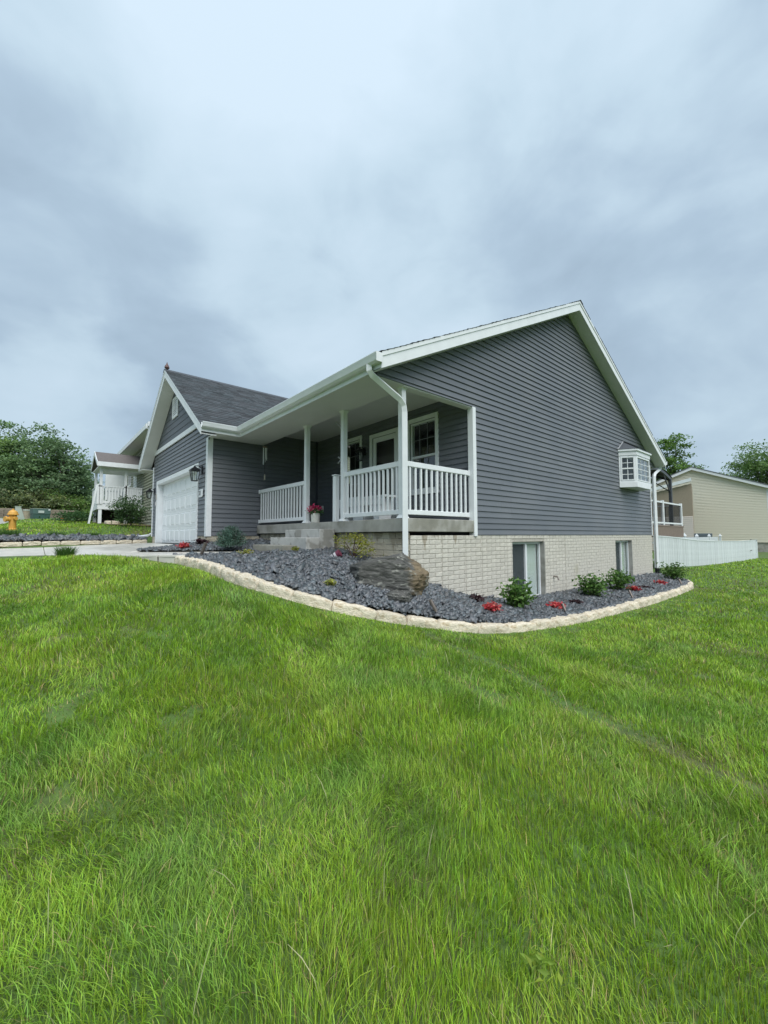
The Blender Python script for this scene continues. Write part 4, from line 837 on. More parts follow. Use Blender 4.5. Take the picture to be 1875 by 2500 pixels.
chips('slate_chips_garage', BED2POLY, bed2z, 1100, .06, 'blue grey slate chips between the garage corner and the steps')
chips('slate_chips_strip', STRIP, stripz, 160, .12, 'slate chips in the strip beyond the driveway')

# ------------------------------------------------ boulders
def boulder(name, label, c, s, rz, seed, cuts, brownface=True):
    bm = bmesh.new(); bmesh.ops.create_icosphere(bm, subdivisions=6, radius=1.0); rr = np.random.default_rng(seed)
    P = np.array([v.co[:] for v in bm.verts])
    for nrm, dd in cuts:
        nrm = np.array(nrm, float); nrm /= np.linalg.norm(nrm); k = P @ nrm - dd; P = P - np.where(k > 0, k * .92, 0)[:, None] * nrm
    n1_ = fbm(P[:, 0] * 2 + 5, P[:, 2] * 9 + P[:, 1], 1.0, seed) - .5; n2_ = fbm(P[:, 0] * 5 + P[:, 1] * 4, P[:, 2] * 7 + 3, 1.0, seed + 4) - .5
    led = np.abs(((P[:, 2] * 6.0 + P[:, 0] * 1.1 + n2_ * 1.2) % 1) - .5)
    r = 1 + .10 * n1_ + .13 * n2_ + .025 * led + .10 * (fbm(P[:, 0] * 2.2 + P[:, 1] * 1.7, P[:, 2] * 2.5 + 8, 1.0, seed + 11) - .5); P = P * r[:, None] * np.array(s)
    for v, p in zip(bm.verts, P): v.co = p
    me = bpy.data.meshes.new(name); bm.to_mesh(me); bm.free()
    for p in me.polygons: p.use_smooth = True
    Pn = P / np.array(s); brown = np.clip((Pn[:, 0] - .50 + .5 * (fbm(Pn[:, 1] * 3 + 9, Pn[:, 2] * 3, .6, seed + 9) - .5)) * 6, 0, 1)[:, None] * (1 if brownface else 0)
    streak = (.5 * fbm(Pn[:, 0] * .8 + Pn[:, 1], Pn[:, 2] * 7 + Pn[:, 0] * 1.2, .5, seed + 2) + .5 * fbm(Pn[:, 0] * 4 + Pn[:, 1] * 3, Pn[:, 2] * 6, .5, seed + 6))[:, None]; cc = np.array([[.072, .072, .067]]) * (.1 + 2.0 * streak) ; cc = cc * (1 - brown) + np.array([[.15, .115, .07]]) * (.4 + 1.1 * streak) * brown
    lich = np.clip((fbm(Pn[:, 0] * 5, Pn[:, 2] * 5 + 7 + Pn[:, 1] * 4, .5, seed + 3)[:, None] - .66) * 7, 0, 1); cc = cc * (1 - lich) + np.array([[.30, .30, .27]]) * lich
    at_ = me.color_attributes.new('Col', 'FLOAT_COLOR', 'POINT'); C4 = np.ones((len(P), 4), np.float32); C4[:, :3] = cc; at_.data.foreach_set('color', C4.ravel())
    o = new_obj(name, me, mat('weathered_boulder', (0.1, 0.1, 0.1), 0.6, 9, 0.35, 1.0, 11, attr=True, aniso=(1, 1, 3.2)))
    o.location = c; o.rotation_euler = (0, 0, rz); return tag(o, label, 'boulder')
boulder('boulder', 'large weathered dark grey boulder with a brown right face at the house corner', (0.21, -2.58, -.60), (.635, .33, .425), YAW, 5, [((.8, -.3, .8), .62), ((-.95, -.3, .1), .78), ((-.05, -.97, .12), .56), ((-.30, -.05, 1), .60), ((.95, -.35, -.1), .80), ((.1, .1, -1), .7)])
boulder('boulder', 'small dark streaked rock lying against the front of the large boulder', (0.56, -2.70, -.86), (.19, .12, .10), YAW - .15, 9, [((0, 0, 1), .8), ((.8, -.3, 0), .8)], False)
MATS['weathered_boulder'].node_tree.nodes['Principled BSDF'].inputs['Specular IOR Level'].default_value = .35

# ------------------------------------------------ plants
def stems(pts_list, rad, m, par, n=5):
    mb = MB()
    for pts in pts_list: mb.tube(pts, [rad * (1 - .6 * i / (len(pts) - 1)) for i in range(len(pts))], n)
    return mb.build('stems', m, par)
def bush(name, label, x, y, z, w, d, h, n, leaf, cols, cat='shrub', group=None, seed=1, asp=.7, lift=.12, stemcol=(0.10, .12, .05)):
    R = np.random.default_rng(seed); t = empty(name, label, cat, (x, y, z), group); ns = 12
    tips = []
    for k in range(ns):
        a = k * 2.4 + R.uniform(0, .5); r = math.sqrt((k + .7) / ns); tips.append((math.cos(a) * r * w * .42, math.sin(a) * r * d * .42, h * (.92 - .42 * r * r) * R.uniform(.88, 1.08)))
    stems([[(q[0] * .12, q[1] * .12, 0), (q[0] * .55, q[1] * .55, q[2] * .5), q] for q in tips], .007 * max(1, h * 2), mat('green_stem_' + name, stemcol, .7), t)
    T = np.array(tips); k = R.integers(0, ns, n); f = R.uniform(.35, 1.05, n)[:, None]; c = T[k] * np.concatenate([f, f, np.clip(f, .0, 1)], 1) + R.normal(size=(n, 3)) * np.array((w, d, h)) * .10
    c[:, 2] = np.clip(c[:, 2], h * lift * R.uniform(.3, 1, n), None)
    leaf_cloud('foliage', c, palette(n, cols, R), t, leaf, asp, seed=seed, up=.7); return t
HYC = [(.105, .215, .045), (.08, .175, .04), (.14, .26, .06)]
HG = 'green shrubs in the slate bed'
bush('hydrangea', 'leafy green shrub standing in front of the nearer basement window', .72, .0, -1.35, .72, .5, .56, 520, .085, HYC, 'shrub', HG, 1)
bush('hydrangea', 'broad green shrub in the slate bed, the left one of the touching pair', .70, 3.2, -1.45, .85, .6, .56, 560, .085, HYC, 'shrub', HG, 2)
bush('hydrangea', 'green shrub touching its left neighbour below the farther basement window', .70, 4.75, -1.45, .80, .6, .62, 520, .085, HYC, 'shrub', HG, 3)
bush('hydrangea', 'green shrub at the far end of the bed beside the black downspout foot', .95, 8.45, -1.44, .95, .75, .62, 560, .08, [(.07, .15, .03), (.10, .2, .04)], 'shrub', HG, 4)
RC = [(.50, .045, .06), (.62, .09, .10), (.42, .03, .05), (.60, .16, .13)]
for k, (x, y, z, lb) in enumerate([(.96, -1.11, -1.23, 'low red-leaved plant in the slate left of the nearest green shrub'), (.95, .97, -1.44, 'low red-leaved plant beside a tilted path light below the brick wall'), (1.0, 4.9, -1.46, 'low red-leaved plant right of the pair of green shrubs'), (1.05, 6.79, -1.45, 'small red-leaved plant farthest along the bed'), (-5.15, -4.0, -.33, 'small red-leaved plant in the slate in front of the garage door')]):
    bush('red_leaf_plant', lb, x, y, z + .02, .36 if k < 4 else .32, .32, .16, 230, .055, RC, 'plant', 'low red plants', 10 + k, .75, .15, (.2, .05, .04))
PC = [(.045, .02, .026), (.065, .028, .035), (.03, .015, .02), (.16, .12, .12)]
for k, (x, y, z, s_, lb) in enumerate([(.45, -.80, -1.19, .36, 'dark purple-leaved plant against the brick wall left of the shrub'), (.88, 1.94, -1.45, .34, 'dark purple ground plant between the red plant and the pair of shrubs'), (1.02, 5.7, -1.45, .40, 'flat dark purple plant between the two farther red plants'), (-5.62, -3.50, -.24, .36, 'dark purple-leaved plant beside the garage door corner')]):
    bush('purple_leaf_plant', lb, x, y, z + .02, s_, s_ * .8, .15 if k in (0, 3) else .08, 130, .075, PC, 'plant', 'low dark purple plants', 20 + k, .85, .15, (.08, .03, .03))
YC = [(.34, .36, .06), (.25, .30, .05), (.42, .38, .12)]
for k, (x, y, z, s_, lb) in enumerate([(-2.2, -3.76, -.38, .30, 'low yellow-green plant in the slate near the walk'), (-1.95, -2.95, -.34, .20, 'small yellowish plant in the slate near the steps'), (.05, -3.5, -.73, .22, 'tiny pale yellow plant in the slate close to the edging stones')]):
    bush('yellow_leaf_plant', lb, x, y, z + .02, s_, s_ * .8, .12, 110, .045, YC, 'plant', 'low yellow plants', 30 + k, .6, .15)
# dwarf blue spruce
sp_ = empty('dwarf_blue_spruce', 'small rounded blue-green spruce at the dark garage corner', 'shrub', (-4.02, -3.35, -.28)); R = np.random.default_rng(8)
st = []; cen = []; nrm = []
for k in range(150):
    a = R.uniform(0, 6.283); el = R.uniform(-.15, 1.45); rr_ = .31 * R.uniform(.75, 1.08); d_ = np.array((math.cos(a) * math.cos(el), math.sin(a) * math.cos(el), .95 * math.sin(el))); tip = d_ * rr_ * (1.05, 1.05, 1.15) + (0, 0, .13)
    st.append([(0, 0, .06), tuple(tip * .55 + np.array((0, 0, .05))), tuple(tip)])
    for j in range(34): 
        f = R.uniform(.52, 1.03); cen.append(tip * f + R.normal(size=3) * .018); nrm.append(d_)
stems(st, .006, M_BARK, sp_, 4)
leaf_cloud('needles', np.array(cen), palette(len(cen), [(.13, .24, .19), (.19, .31, .25), (.08, .17, .12)], R), sp_, .042, .22, seed=3, up=.2)
# weeping yellow-green maple
mp_ = empty('dwarf_maple', 'small yellow-green maple on dark bent stems between the boulder and the steps', 'shrub', (-.92, -2.40, -.44)); R = np.random.default_rng(15)
tips = [(-.28, .0, .27), (-.16, -.1, .38), (.0, .05, .42), (.14, -.05, .40), (.26, .02, .30), (.05, .16, .36), (-.08, .14, .30), (.20, .15, .22), (.33, -.05, .18)]
stems([[(0, 0, 0), (q[0] * .35, q[1] * .35, q[2] * .55), q] for q in tips], .011, mat('dark_red_stem', (.07, .035, .03), .6), mp_)
T = np.array(tips); k = R.integers(0, len(T), 620); c = T[k] + R.normal(size=(620, 3)) * (.085, .085, .04); c[:, 2] -= .25 * (np.hypot(c[:, 0], c[:, 1]) ** 2)
leaf_cloud('foliage', c, palette(620, [(.36, .38, .06), (.28, .33, .05), (.44, .42, .10)], R), mp_, .05, .4, seed=5, up=1.2)
np_ = empty('nursery_pot', 'tipped white and black striped nursery label pot under the small maple', 'pot', (-1.05, -2.66, -.36))
MB().tube([(-.06, -.05, -.03), (.05, .03, .05)], [.05, .062], 12).build('pot', mat('white_plastic', (.6, .58, .6), .5), np_); MB().tube([(-.022, -.022, 0.0), (-.008, -.012, .011)], [.0555, .057], 12, cap=False).build('stripe', M_BLACK, np_); MB().tube([(.02, .01, .028), (.06, .04, .06)], [.0608, .066], 12).build('rim', mat('plum_plastic', (.15, .03, .06), .5), np_)
# path lights
def path_light(label, x, y, z, rz, tilt=.55, s=.72):
    t = empty('spotlight', label, 'garden light', (x, y, z), 'bronze garden spotlights', rz); d = np.array((math.sin(tilt), 0, math.cos(tilt)))
    MB().tube([(0, 0, -.05), (0, 0, .07)], .008, 6).build('stake', M_BLACK, t)
    MB().tube([np.array((0, 0, .07)) - d * .03, np.array((0, 0, .07)) + d * .05 * s, np.array((0, 0, .07)) + d * .19 * s], [.028 * s, .034 * s, .036 * s], 12).build('lamp_body', M_BRONZE, t, smooth=False)
    MB().tube([np.array((0, 0, .07)) + d * .186 * s, np.array((0, 0, .07)) + d * .2 * s], .0375 * s, 12).build('rim', M_BRONZE, t); return t
path_light('tilted bronze cylinder spotlight in the slate near the front curve of the stone edging', .98, -2.42, -1.08, 3.6, .5)
path_light('tilted dark spotlight beside the second red plant', 1.30, .62, -1.43, 2.7, .55)
path_light('dark spotlight below the farther basement window near the edging', 1.38, 3.6, -1.45, 2.6, .55)
path_light('dark spotlight at the far end of the slate bed', 1.45, 7.2, -1.45, 2.6, .55)
path_light('bronze cylinder spotlight in the slate by the walk near the spruce', -2.9, -4.28, -.38, .9, .35, .95)
vb = Bx('black_vent_pipe', M_BLACK, None, .40, .50, 6.05, 6.17, -1.42, -1.20, .01); tag(vb, 'short black box standing in the slate under the farther basement window', 'vent pipe')

# ================================================================== neighbour on the left (beige, two storeys)
M_BEIGE = mat('khaki_siding', (0.27, 0.285, 0.21), .6, 40, .05); M_CREAM = mat('cream_siding', (0.70, 0.67, 0.55), .6, 30, .04)
def lap(fr, u_iv, z0, z1, s, name, m, par, t=.016):
    mb = MB(); z = z0
    while z < z1 - 1e-4:
        zb = min(z + s, z1)
        for a0, b0, a1, b1 in u_iv(z, zb): fr.board(mb, a0, b0, a1, b1, z, zb, t)
        z += s
    return mb.build(name, m, par, kind='stuff')
nh = empty('beige_house', 'two-storey khaki-sided neighbour house with a raised white entry deck, left of the garage', 'house')
NX0, NX1, NY, NZ0, NE = -25.8, -15.9, -2.25, .4, 4.95
Bx('wall', M_BEIGE, nh, NX0, NX1, NY + .02, 9.0, -.5, NE)
FN = Frame((0, NY, 0), (1, 0, 0), (0, -1, 0)); nholes = [(-24.7, -23.8, 3.05, 4.05), (-19.4, -18.5, 3.75, 4.62), (-17.9, -16.6, 1.25, 2.35), (-17.55, -16.75, 3.5, 4.6)]
def niv(a, b):
    iv = [(NX0, NX1)]
    for h in nholes:
        if b > h[2] and a < h[3]: iv = cut(iv, h[0], h[1])
    return [(p, q_, p, q_) for p, q_ in iv]
lap(FN, niv, NZ0, NE, .15, 'siding', M_BEIGE, nh, .045)
FNE = Frame((NX1 + .0, 0, 0), (0, 1, 0), (1, 0, 0)); lap(FNE, lambda a, b: [(NY, 9, NY, 9)], NZ0, NE, .125, 'siding', M_BEIGE, nh, .02)
for h in nholes:
    mb = MB(); holes_wall(FN, mb, h[0], h[1], h[2], h[3], .0, .035, [(h[0] + .09, h[1] - .09, h[2] + .09, h[3] - .09)]); w = mb.build('window', M_WHITE, nh)
    um = (h[0] + h[1]) / 2; FN.obox('mullion', M_WHITE, w, um - .03, um + .03, h[2] + .09, h[3] - .09, .0, .03)
    FN.obox('pane', mat('dark_glass', (.03, .035, .04), .08), w, h[0] + .09, h[1] - .09, h[2] + .09, h[3] - .09, -.005, .006)
mb = MB(); mb.prism([(NY - .65, NE + .12), (3.4, NE + 2.2), (9.6, NE + .12), (9.6, NE - .02), (3.4, NE + 2.0), (NY - .65, NE - .02)], lambda u, v, w: (w, u, v), NX0 - .4, NX1 + .35); mb.build('roof', M_ROOFU, nh)
Bx('eave_soffit', M_SOFY, nh, NX0 - .4, NX1 + .35, NY - .63, NY + .02, NE - .06, NE - .025)
Bx('fascia', M_WHITE, nh, NX0 - .4, NX1 + .35, NY - .68, NY - .652, NE - .07, NE + .14)
MB().prism([(NY - .68, NE + .12), (3.4, NE + 2.2), (3.4, NE + 2.0), (NY - .68, NE - .07)], lambda u, v, w: (w, u, v), NX1 + .352, NX1 + .38).build('rake_fascia', M_WHITE, nh)
MB().tube([(NX1 + .2, NY - .72, NE + .05), (NX1 + .2, NY - .70, NE - .12), (NX1 + .15, NY - .15, NE - .45), (NX1 + .12, NY - .08, NE - .6), (NX1 + .12, NY - .08, NZ0)], .05, 6).build('downspout', M_WHITE, nh)
MB().prism([(NX0 - .02, NZ0), (NX0 + .1, NZ0), (NX0 + .1, NE - .06), (NX0 - .02, NE - .06)], lambda u, v, w: (u, w, v), NY - .04, NY).build('corner_trim', M_WHITE, nh)
FN.obox('entry_door', M_WHITE, nh, -22.9, -21.9, 1.68, 3.75, .001, .04)
# entry deck with portico
DX0, DX1, DY0, DZ = -22.4, -19.9, -4.25, 1.62
dk = empty('entry_deck', 'raised white deck with picket railing and dark open underside, in front of the beige house', 'deck')
Bx('deck_floor', M_WHITE, dk, DX0, DX1, DY0, NY - .03, DZ - .14, DZ, .01)
Bx('skirt_board', M_WHITE, dk, DX0, DX1 + .025, DY0 - .025, DY0 - .003, DZ - .26, DZ + .0); Bx('skirt_board', M_WHITE, dk, DX1 + .003, DX1 + .028, DY0, NY - .05, DZ - .26, DZ)
for x, y in ((DX1 - .06, DY0 + .1), (DX1 - .06, -3.05), (DX0 + .1, DY0 + .1)): Bx('deck_post', M_WHITE, dk, x - .07, x + .07, y - .07, y + .07, .35, DZ - .142)
Bx('lattice_back', mat('dark_brown_wood', (.05, .035, .03), .8), dk, DX0, DX0 + .04, DY0 + .2, NY - .1, .4, DZ - .15)
for k in range(6): Bx('dark_board', MATS['dark_brown_wood'], dk, DX0 + .06, DX0 + .1, DY0 + .2, NY - .1, .55 + k * .15, .65 + k * .15)
def pick(x0, y0, x1, y1, n):
    MB().bar((x0, y0, DZ + .90), (x1, y1, DZ + .90), .12, .05).build('top_rail', M_WHITE, dk); MB().bar((x0, y0, DZ + .12), (x1, y1, DZ + .12), .06, .12).build('bottom_rail', M_WHITE, dk); b = None
    for k in range(n):
        f = (k + .5) / n; x, y = x0 + (x1 - x0) * f, y0 + (y1 - y0) * f
        if b is None: b = MB().box(-.035, .035, -.035, .035, DZ + .02, DZ + .88).build('picket', M_WHITE, dk); o = b
        else: o = copyobj(b, dk)
        o.location = (x, y, 0)
pick(DX1, DY0, DX1, -3.08, 9); pick(DX1, -3.0, DX1, NY - .1, 8); pick(DX0, DY0, DX1, DY0, 12); pick(DX0, DY0, DX0, NY - .1, 12)
for x, y in ((DX1, DY0), (DX1, -3.04)): Bx('rail_post', M_WHITE, dk, x - .06, x + .06, y - .06, y + .06, DZ, DZ + 1.0)
MB().bar((DX1 - .02, DY0 - .06, DZ + .95), (DX1 - .02, DY0 - .34, .62), .08, .10).build('stair_rail', M_WHITE, dk)
pt = empty('portico', 'small gabled entry roof with brown shingles on thin white posts above the deck', 'porch roof')
PX = -21.0; pz = lambda x: 4.42 - .48 * abs(x - PX)
for sg, xe in ((1, -19.45), (-1, -22.55)):
    MB().add([(PX, -4.35, pz(PX)), (xe, -4.35, pz(xe)), (xe, NY, pz(xe)), (PX, NY, pz(PX)), (PX, -4.35, pz(PX) - .12), (xe, -4.35, pz(xe) - .12), (xe, NY, pz(xe) - .12), (PX, NY, pz(PX) - .12)], [(0, 1, 2, 3), (7, 6, 5, 4), (0, 4, 5, 1), (1, 5, 6, 2), (2, 6, 7, 3)]).build('roof_slope', mat('brown_shingle', (.13, .115, .11), .9, 14, .5, .3, 40, aniso=(1, 3, 6)), pt)
    MB().prism([(xe, pz(xe) - .0), (PX, 4.43), (PX, 4.22), (xe, pz(xe) - .2)], lambda u, v, w: (u, w, v), -4.38, -4.352).build('rake_fascia', M_WHITE, pt)
Bx('fascia', M_WHITE, pt, -19.46, -19.43, -4.38, NY, 3.48, 3.70); Bx('porch_ceiling', M_SOFFIT, pt, -22.4, -19.5, -4.3, NY, 3.46, 3.50)
MB().prism([(-22.3, 3.52), (-19.7, 3.52), (PX, 4.2)], lambda u, v, w: (u, w, v), -4.12, -4.10).build('gable_panel', M_BEIGE, pt)
Bx('beam', M_WHITE, pt, -19.95, -19.85, -4.2, NY, 3.33, 3.46)
for x, y in ((-19.9, -4.15), (-19.9, -3.1), (-22.25, -4.15)): Bx('portico_post', M_WHITE, pt, x - .06, x + .06, y - .06, y + .06, DZ, 3.46)
wp_ = Bx('white_panel_wall', M_WHITE, None, -26.4, -26.3, -3.3, NY, .6, 4.6); tag(wp_, 'plain white wall panel behind the far end of the raised deck', 'wall')

# ================================================================== neighbour at the right (cream gable wall)
Pc = np.array((-4.7, 37.6)); ang = -(math.atan2(1, 0) - 0); 
wdir = rgt[:2] * math.sin(math.radians(51.3)) + np.array((-math.sin(YAW), math.cos(YAW))) * -math.cos(math.radians(51.3)); wdir /= np.linalg.norm(wdir)
wn = np.array((wdir[1], -wdir[0]));  wn = -wn if wn @ (CAM[:2] - Pc) < 0 else wn
FC = Frame((Pc[0], Pc[1], 0), (wdir[0], wdir[1], 0), (wn[0], wn[1], 0)); AZ = 5.85
ch = empty('cream_house', 'cream lap-sided house with a low-pitched gable behind the white fence', 'house')
Hw = 4.9; SR = .41
cz = lambda u: AZ - SR * abs(u)
mb = MB(); mb.prism([(-Hw, -.6), (Hw, -.6), (Hw, cz(Hw) - .1), (0, AZ - .1), (-Hw, cz(Hw) - .1)], lambda u, v, w: FC.p(u, v, w), -14, -.015); mb.build('wall', M_CREAM, ch)
lap(FC, lambda a, b: [(-min(Hw, max((AZ - .05 - a) / SR, .02)), min(Hw, max((AZ - .05 - a) / SR, .02)), -min(Hw, max((AZ - .05 - b) / SR, .01)), min(Hw, max((AZ - .05 - b) / SR, .01)))], -.62, AZ - .1, .135, 'siding', M_CREAM, ch, .055)
FC.obox('foundation', M_CONC, ch, -Hw, Hw, -2.2, -.62, -13.9, -.03)
for sg in (-1, 1):
    pl = [(0, AZ + .12), (sg * (Hw + .6), cz(Hw + .6) + .12), (sg * (Hw + .6), cz(Hw + .6) - .1), (0, AZ - .1)]
    MB().prism(pl, lambda u, v, w: FC.p(u, v, w), .0, .33).build('rake_fascia', M_WHITE, ch)
    pl = [(0, AZ + .20), (sg * (Hw + .7), cz(Hw + .7) + .20), (sg * (Hw + .7), cz(Hw + .7) + .13), (0, AZ + .13)]
    MB().prism(pl, lambda u, v, w: FC.p(u, v, w), -14.2, .36).build('roof_slope', mat('grey_roof', (.14, .15, .16), .9), ch)
FC.obox('corner_trim', M_WHITE, ch, Hw - .12, Hw + .02, -.62, cz(Hw) - .15, .0, .05)
FC.obox('wall_vent', M_WHITE, ch, -2.55, -2.35, -.02, .15, .03, .08)
# tan shed gable seen under the gazebo
sh_ = empty('tan_house', 'tan gabled house seen through the gazebo behind the deck', 'house'); FT = Frame((-6.5, 30.5, 0), (.98, .2, 0), (.2, -.98, 0))
MB().prism([(-4.2, -1.3), (3.2, -1.3), (3.2, 3.9), (-4.2, 2.2)], lambda u, v, w: FT.p(u, v, w), -5, 0).build('wall', mat('tan_wall', (.30, .25, .19), .8, 20, .1), sh_)
lap(FT, lambda a, b: [(-4.2, 3.2, -4.2, 3.2)], -1.2, 1.4, .15, 'siding', mat('pale_pink_siding', (.58, .52, .47), .7), sh_, .03)
MB().prism([(-4.3, 2.25), (3.2, 4.05), (3.2, 4.3), (-4.3, 2.5)], lambda u, v, w: FT.p(u, v, w), -.1, .3).build('rake_fascia', M_WHITE, sh_)
# air conditioner
ac = empty('air_conditioner', 'dark grey air conditioning unit showing above the white fence', 'air conditioner', (-3.0, 31.7, -1.4), None, .2)
MB().box(-.62, .62, -.4, .4, 0, 1.5).build('casing', mat('dark_grey_metal', (.14, .17, .19), .5, metal=.3), ac, .02)
for k in range(9): MB().box(-.6, .6, -.425, -.402, .2 + k * .14, .26 + k * .14).build('louvre', MATS['dark_grey_metal'], ac)

# ================================================================== back deck, gazebo, fence
bd = empty('back_deck', 'raised back deck with white rails, black balusters and brown rim board behind the house', 'deck')
Z0 = .38
Bx('deck_floor', mat('brown_deck_board', (.19, .145, .115), .7, 12, .15), bd, -4.9, -.36, 10.7, 15.6, Z0 - .05, Z0, .005)
Bx('rim_board', MATS['brown_deck_board'], bd, -.40, -.37, 10.65, 15.5, Z0 - .47, Z0 - .055); Bx('rim_board', MATS['brown_deck_board'], bd, -4.9, -.41, 15.46, 15.5, Z0 - .47, Z0 - .055)
for y in (10.9, 15.2): Bx('deck_post', MATS['brown_deck_board'], bd, -1.0, -.87, y - .06, y + .06, -1.8, Z0 - .052)
for x, y in ((-.42, 10.75), (-.42, 12.8), (-.42, 15.4), (-2.6, 15.4), (-4.8, 15.4)): Bx('rail_post', M_WHITE, bd, x - .05, x + .05, y - .05, y + .05, Z0 + .001, Z0 + 1.02, .005)
bal = None
for (x0, y0, x1, y1, n) in ((-.42, 10.8, -.42, 12.75, 17), (-.42, 12.85, -.42, 15.35, 22), (-2.55, 15.4, -.47, 15.4, 18), (-4.75, 15.4, -2.65, 15.4, 18)):
    MB().bar((x0, y0, Z0 + .94), (x1, y1, Z0 + .94), .06, .06).build('top_rail', M_WHITE, bd); MB().bar((x0, y0, Z0 + .10), (x1, y1, Z0 + .10), .06, .06).build('bottom_rail', M_WHITE, bd)
    for k in range(n):
        f = (k + .5) / n
        if bal is None: bal = MB().tube([(0, 0, Z0 + .12), (0, 0, Z0 + .92)], .010, 6).build('baluster', M_BLACK, bd); o = bal
        else: o = copyobj(bal, bd)
        o.location = (x0 + (x1 - x0) * f, y0 + (y1 - y0) * f, 0)
gz_ = empty('gazebo', 'dark metal gazebo with an arched roof standing on the back deck', 'gazebo', (0, 0, 0))
MGZ = mat('charcoal_metal', (.06, .068, .078), .5)
for x, y in ((-.66, 14.95), (-.66, 11.4), (-4.3, 14.95), (-4.3, 11.4)): Bx('gazebo_post', MGZ, gz_, x - .06, x + .06, y - .06, y + .06, Z0 + .001, 2.5, .01)
def arch(x0, x1, y, nm='arch'):
    pts = [(x0 + (x1 - x0) * f, y, 2.47 + .42 * math.sin(math.pi * f)) for f in np.linspace(0, 1, 11)]
    mb = MB()
    for a, b in zip(pts[:-1], pts[1:]): mb.bar(a, b, .08, .12)
    return mb.build(nm, MGZ, gz_)
def archy(x, y0, y1):
    mb = MB(); pts = [(x, y0 + (y1 - y0) * f, 2.47 + .30 * math.sin(math.pi * f)) for f in np.linspace(0, 1, 11)]
    for a, b in zip(pts[:-1], pts[1:]): mb.bar(a, b, .08, .12)
    mb.build('arch', MGZ, gz_)
archy(-.66, 11.3, 15.05); archy(-4.3, 11.3, 15.05); arch(-4.3, -.66, 15.0); arch(-4.3, -.66, 11.35)
mb = MB(); F = np.linspace(0, 1, 11)
for i in range(10):
    for j in range(10):
        Pq = [(-.60 - 3.76 * f, 11.2 + 3.95 * g_, 2.54 + .30 * math.sin(math.pi * g_) ** .8 + .40 * math.sin(math.pi * f)) for f, g_ in ((F[i], F[j]), (F[i + 1], F[j]), (F[i + 1], F[j + 1]), (F[i], F[j + 1]))]
        mb.add(Pq, [(0, 1, 2, 3)])
mb.build('canopy', mat('dark_canopy', (.07, .078, .09), .7), gz_)
MB().bar((-.66, 14.9, 1.9), (-.66, 14.1, 2.55), .04).build('brace', MGZ, gz_); MB().bar((-.66, 15.0, 1.9), (-1.5, 15.0, 2.6), .04).build('brace', MGZ, gz_)
MB().box(-.73, -.59, 14.88, 15.02, 1.25, 1.42).build('tied_curtain', M_BLACK, gz_, .02)
gr = empty('patio_chair', 'black slatted patio chair behind the deck railing', 'chair', (-.9, 12.2, Z0))
for k in range(7): MB().box(-.02, .02, -.27 + k * .09, -.24 + k * .09, .42, .92).build('back_slat', M_BLACK, gr)
MB().box(-.5, .0, -.3, .33, .38, .42).build('seat', M_BLACK, gr); MB().box(-.02, .02, -.3, .33, .88, .94).build('top_rail', M_BLACK, gr)
for x in (-.48, -.02):
    for y in (-.27, .3): MB().box(x - .02, x + .02, y - .02, y + .02, 0, .38).build('leg', M_BLACK, gr)
# white picket fence
fc = empty('white_fence', 'long white vertical-board fence running back from the house corner', 'fence')
fy0, fy1 = 11.2, 28.5; nb = 176; bme = None
fxx = lambda y: np.interp(y, [11.2, 11.5, 18.9, 28.4], [-.32, -.31, .16, .42]); ftop = lambda y: np.interp(y, [11.2, 13, 16, 18.9, 24, 28.4], [-.05, -.10, -.26, -.33, -.38, -.36]); fbot = lambda y: float(lawn(fxx(y), y)[0])
for k in range(nb):
    y = fy0 + (k + .5) * (fy1 - fy0) / nb
    if bme is None: o = MB().hexa([(-.011, -.037, 0), (.011, -.037, 0), (.011, .037, 0), (-.011, .037, 0)], [(-.011, -.037, 1), (.011, -.037, 1), (.011, .037, 1), (-.011, .037, 1)]).build('fence_board', mat('weathered_white_fence', (.72, .765, .775), .6, 6, .10, rnd=.07), fc); bme = o.data
    else: o = new_obj('fence_board', bme, None, fc)
    zb = fbot(y) - .03; o.location = (fxx(y) + random.uniform(-.004, .004), y, zb); o.scale = (1, 1, ftop(y) - zb)
ys_ = np.linspace(fy0, fy1, 15)
for a, b in zip(ys_[:-1], ys_[1:]):
    MB().bar((fxx(a), a, ftop(a) + .012), (fxx(b), b, ftop(b) + .012), .05, .035).build('top_rail', MATS['weathered_white_fence'], fc)
    for dz_ in (-.25, -.9): MB().bar((fxx(a) - .035, a, ftop(a) + dz_), (fxx(b) - .035, b, ftop(b) + dz_), .04, .07).build('back_rail', MATS['weathered_white_fence'], fc)
for z in (-.3, -.95): MB().box(.43, .455, 26.3, 26.7, z - .02, z + .02).build('gate_hinge', M_BLACK, fc)
MB().box(.36, .48, 28.42, 28.54, -1.6, -.33).build('fence_post', MATS['weathered_white_fence'], fc); MB().box(.35, .49, 28.41, 28.55, -.41, -.38).build('gate_latch', M_BLACK, fc)
f2 = empty('picket_fence', 'white picket fence with pointed post caps behind the near fence', 'fence')
for k, (x, y) in enumerate([(-1.1, 15.1), (-1.6, 18.2), (-1.75, 21.6), (-1.9, 25.0), (-1.95, 28.5), (-1.97, 32)]):
    zt_2 = [.10, -.02, -.07, -.1, -.1, -.1][k]; Bx('fence_post', M_WHITE, f2, x - .06, x + .06, y - .06, y + .06, -1.7, zt_2)
    MB().hexa([(x - .09, y - .09, zt_2), (x + .09, y - .09, zt_2), (x + .09, y + .09, zt_2), (x - .09, y + .09, zt_2)], [(x - .008, y - .008, zt_2 + .17), (x + .008, y - .008, zt_2 + .17), (x + .008, y + .008, zt_2 + .17), (x - .008, y + .008, zt_2 + .17)]).build('post_cap', M_WHITE, f2)
bm_ = None
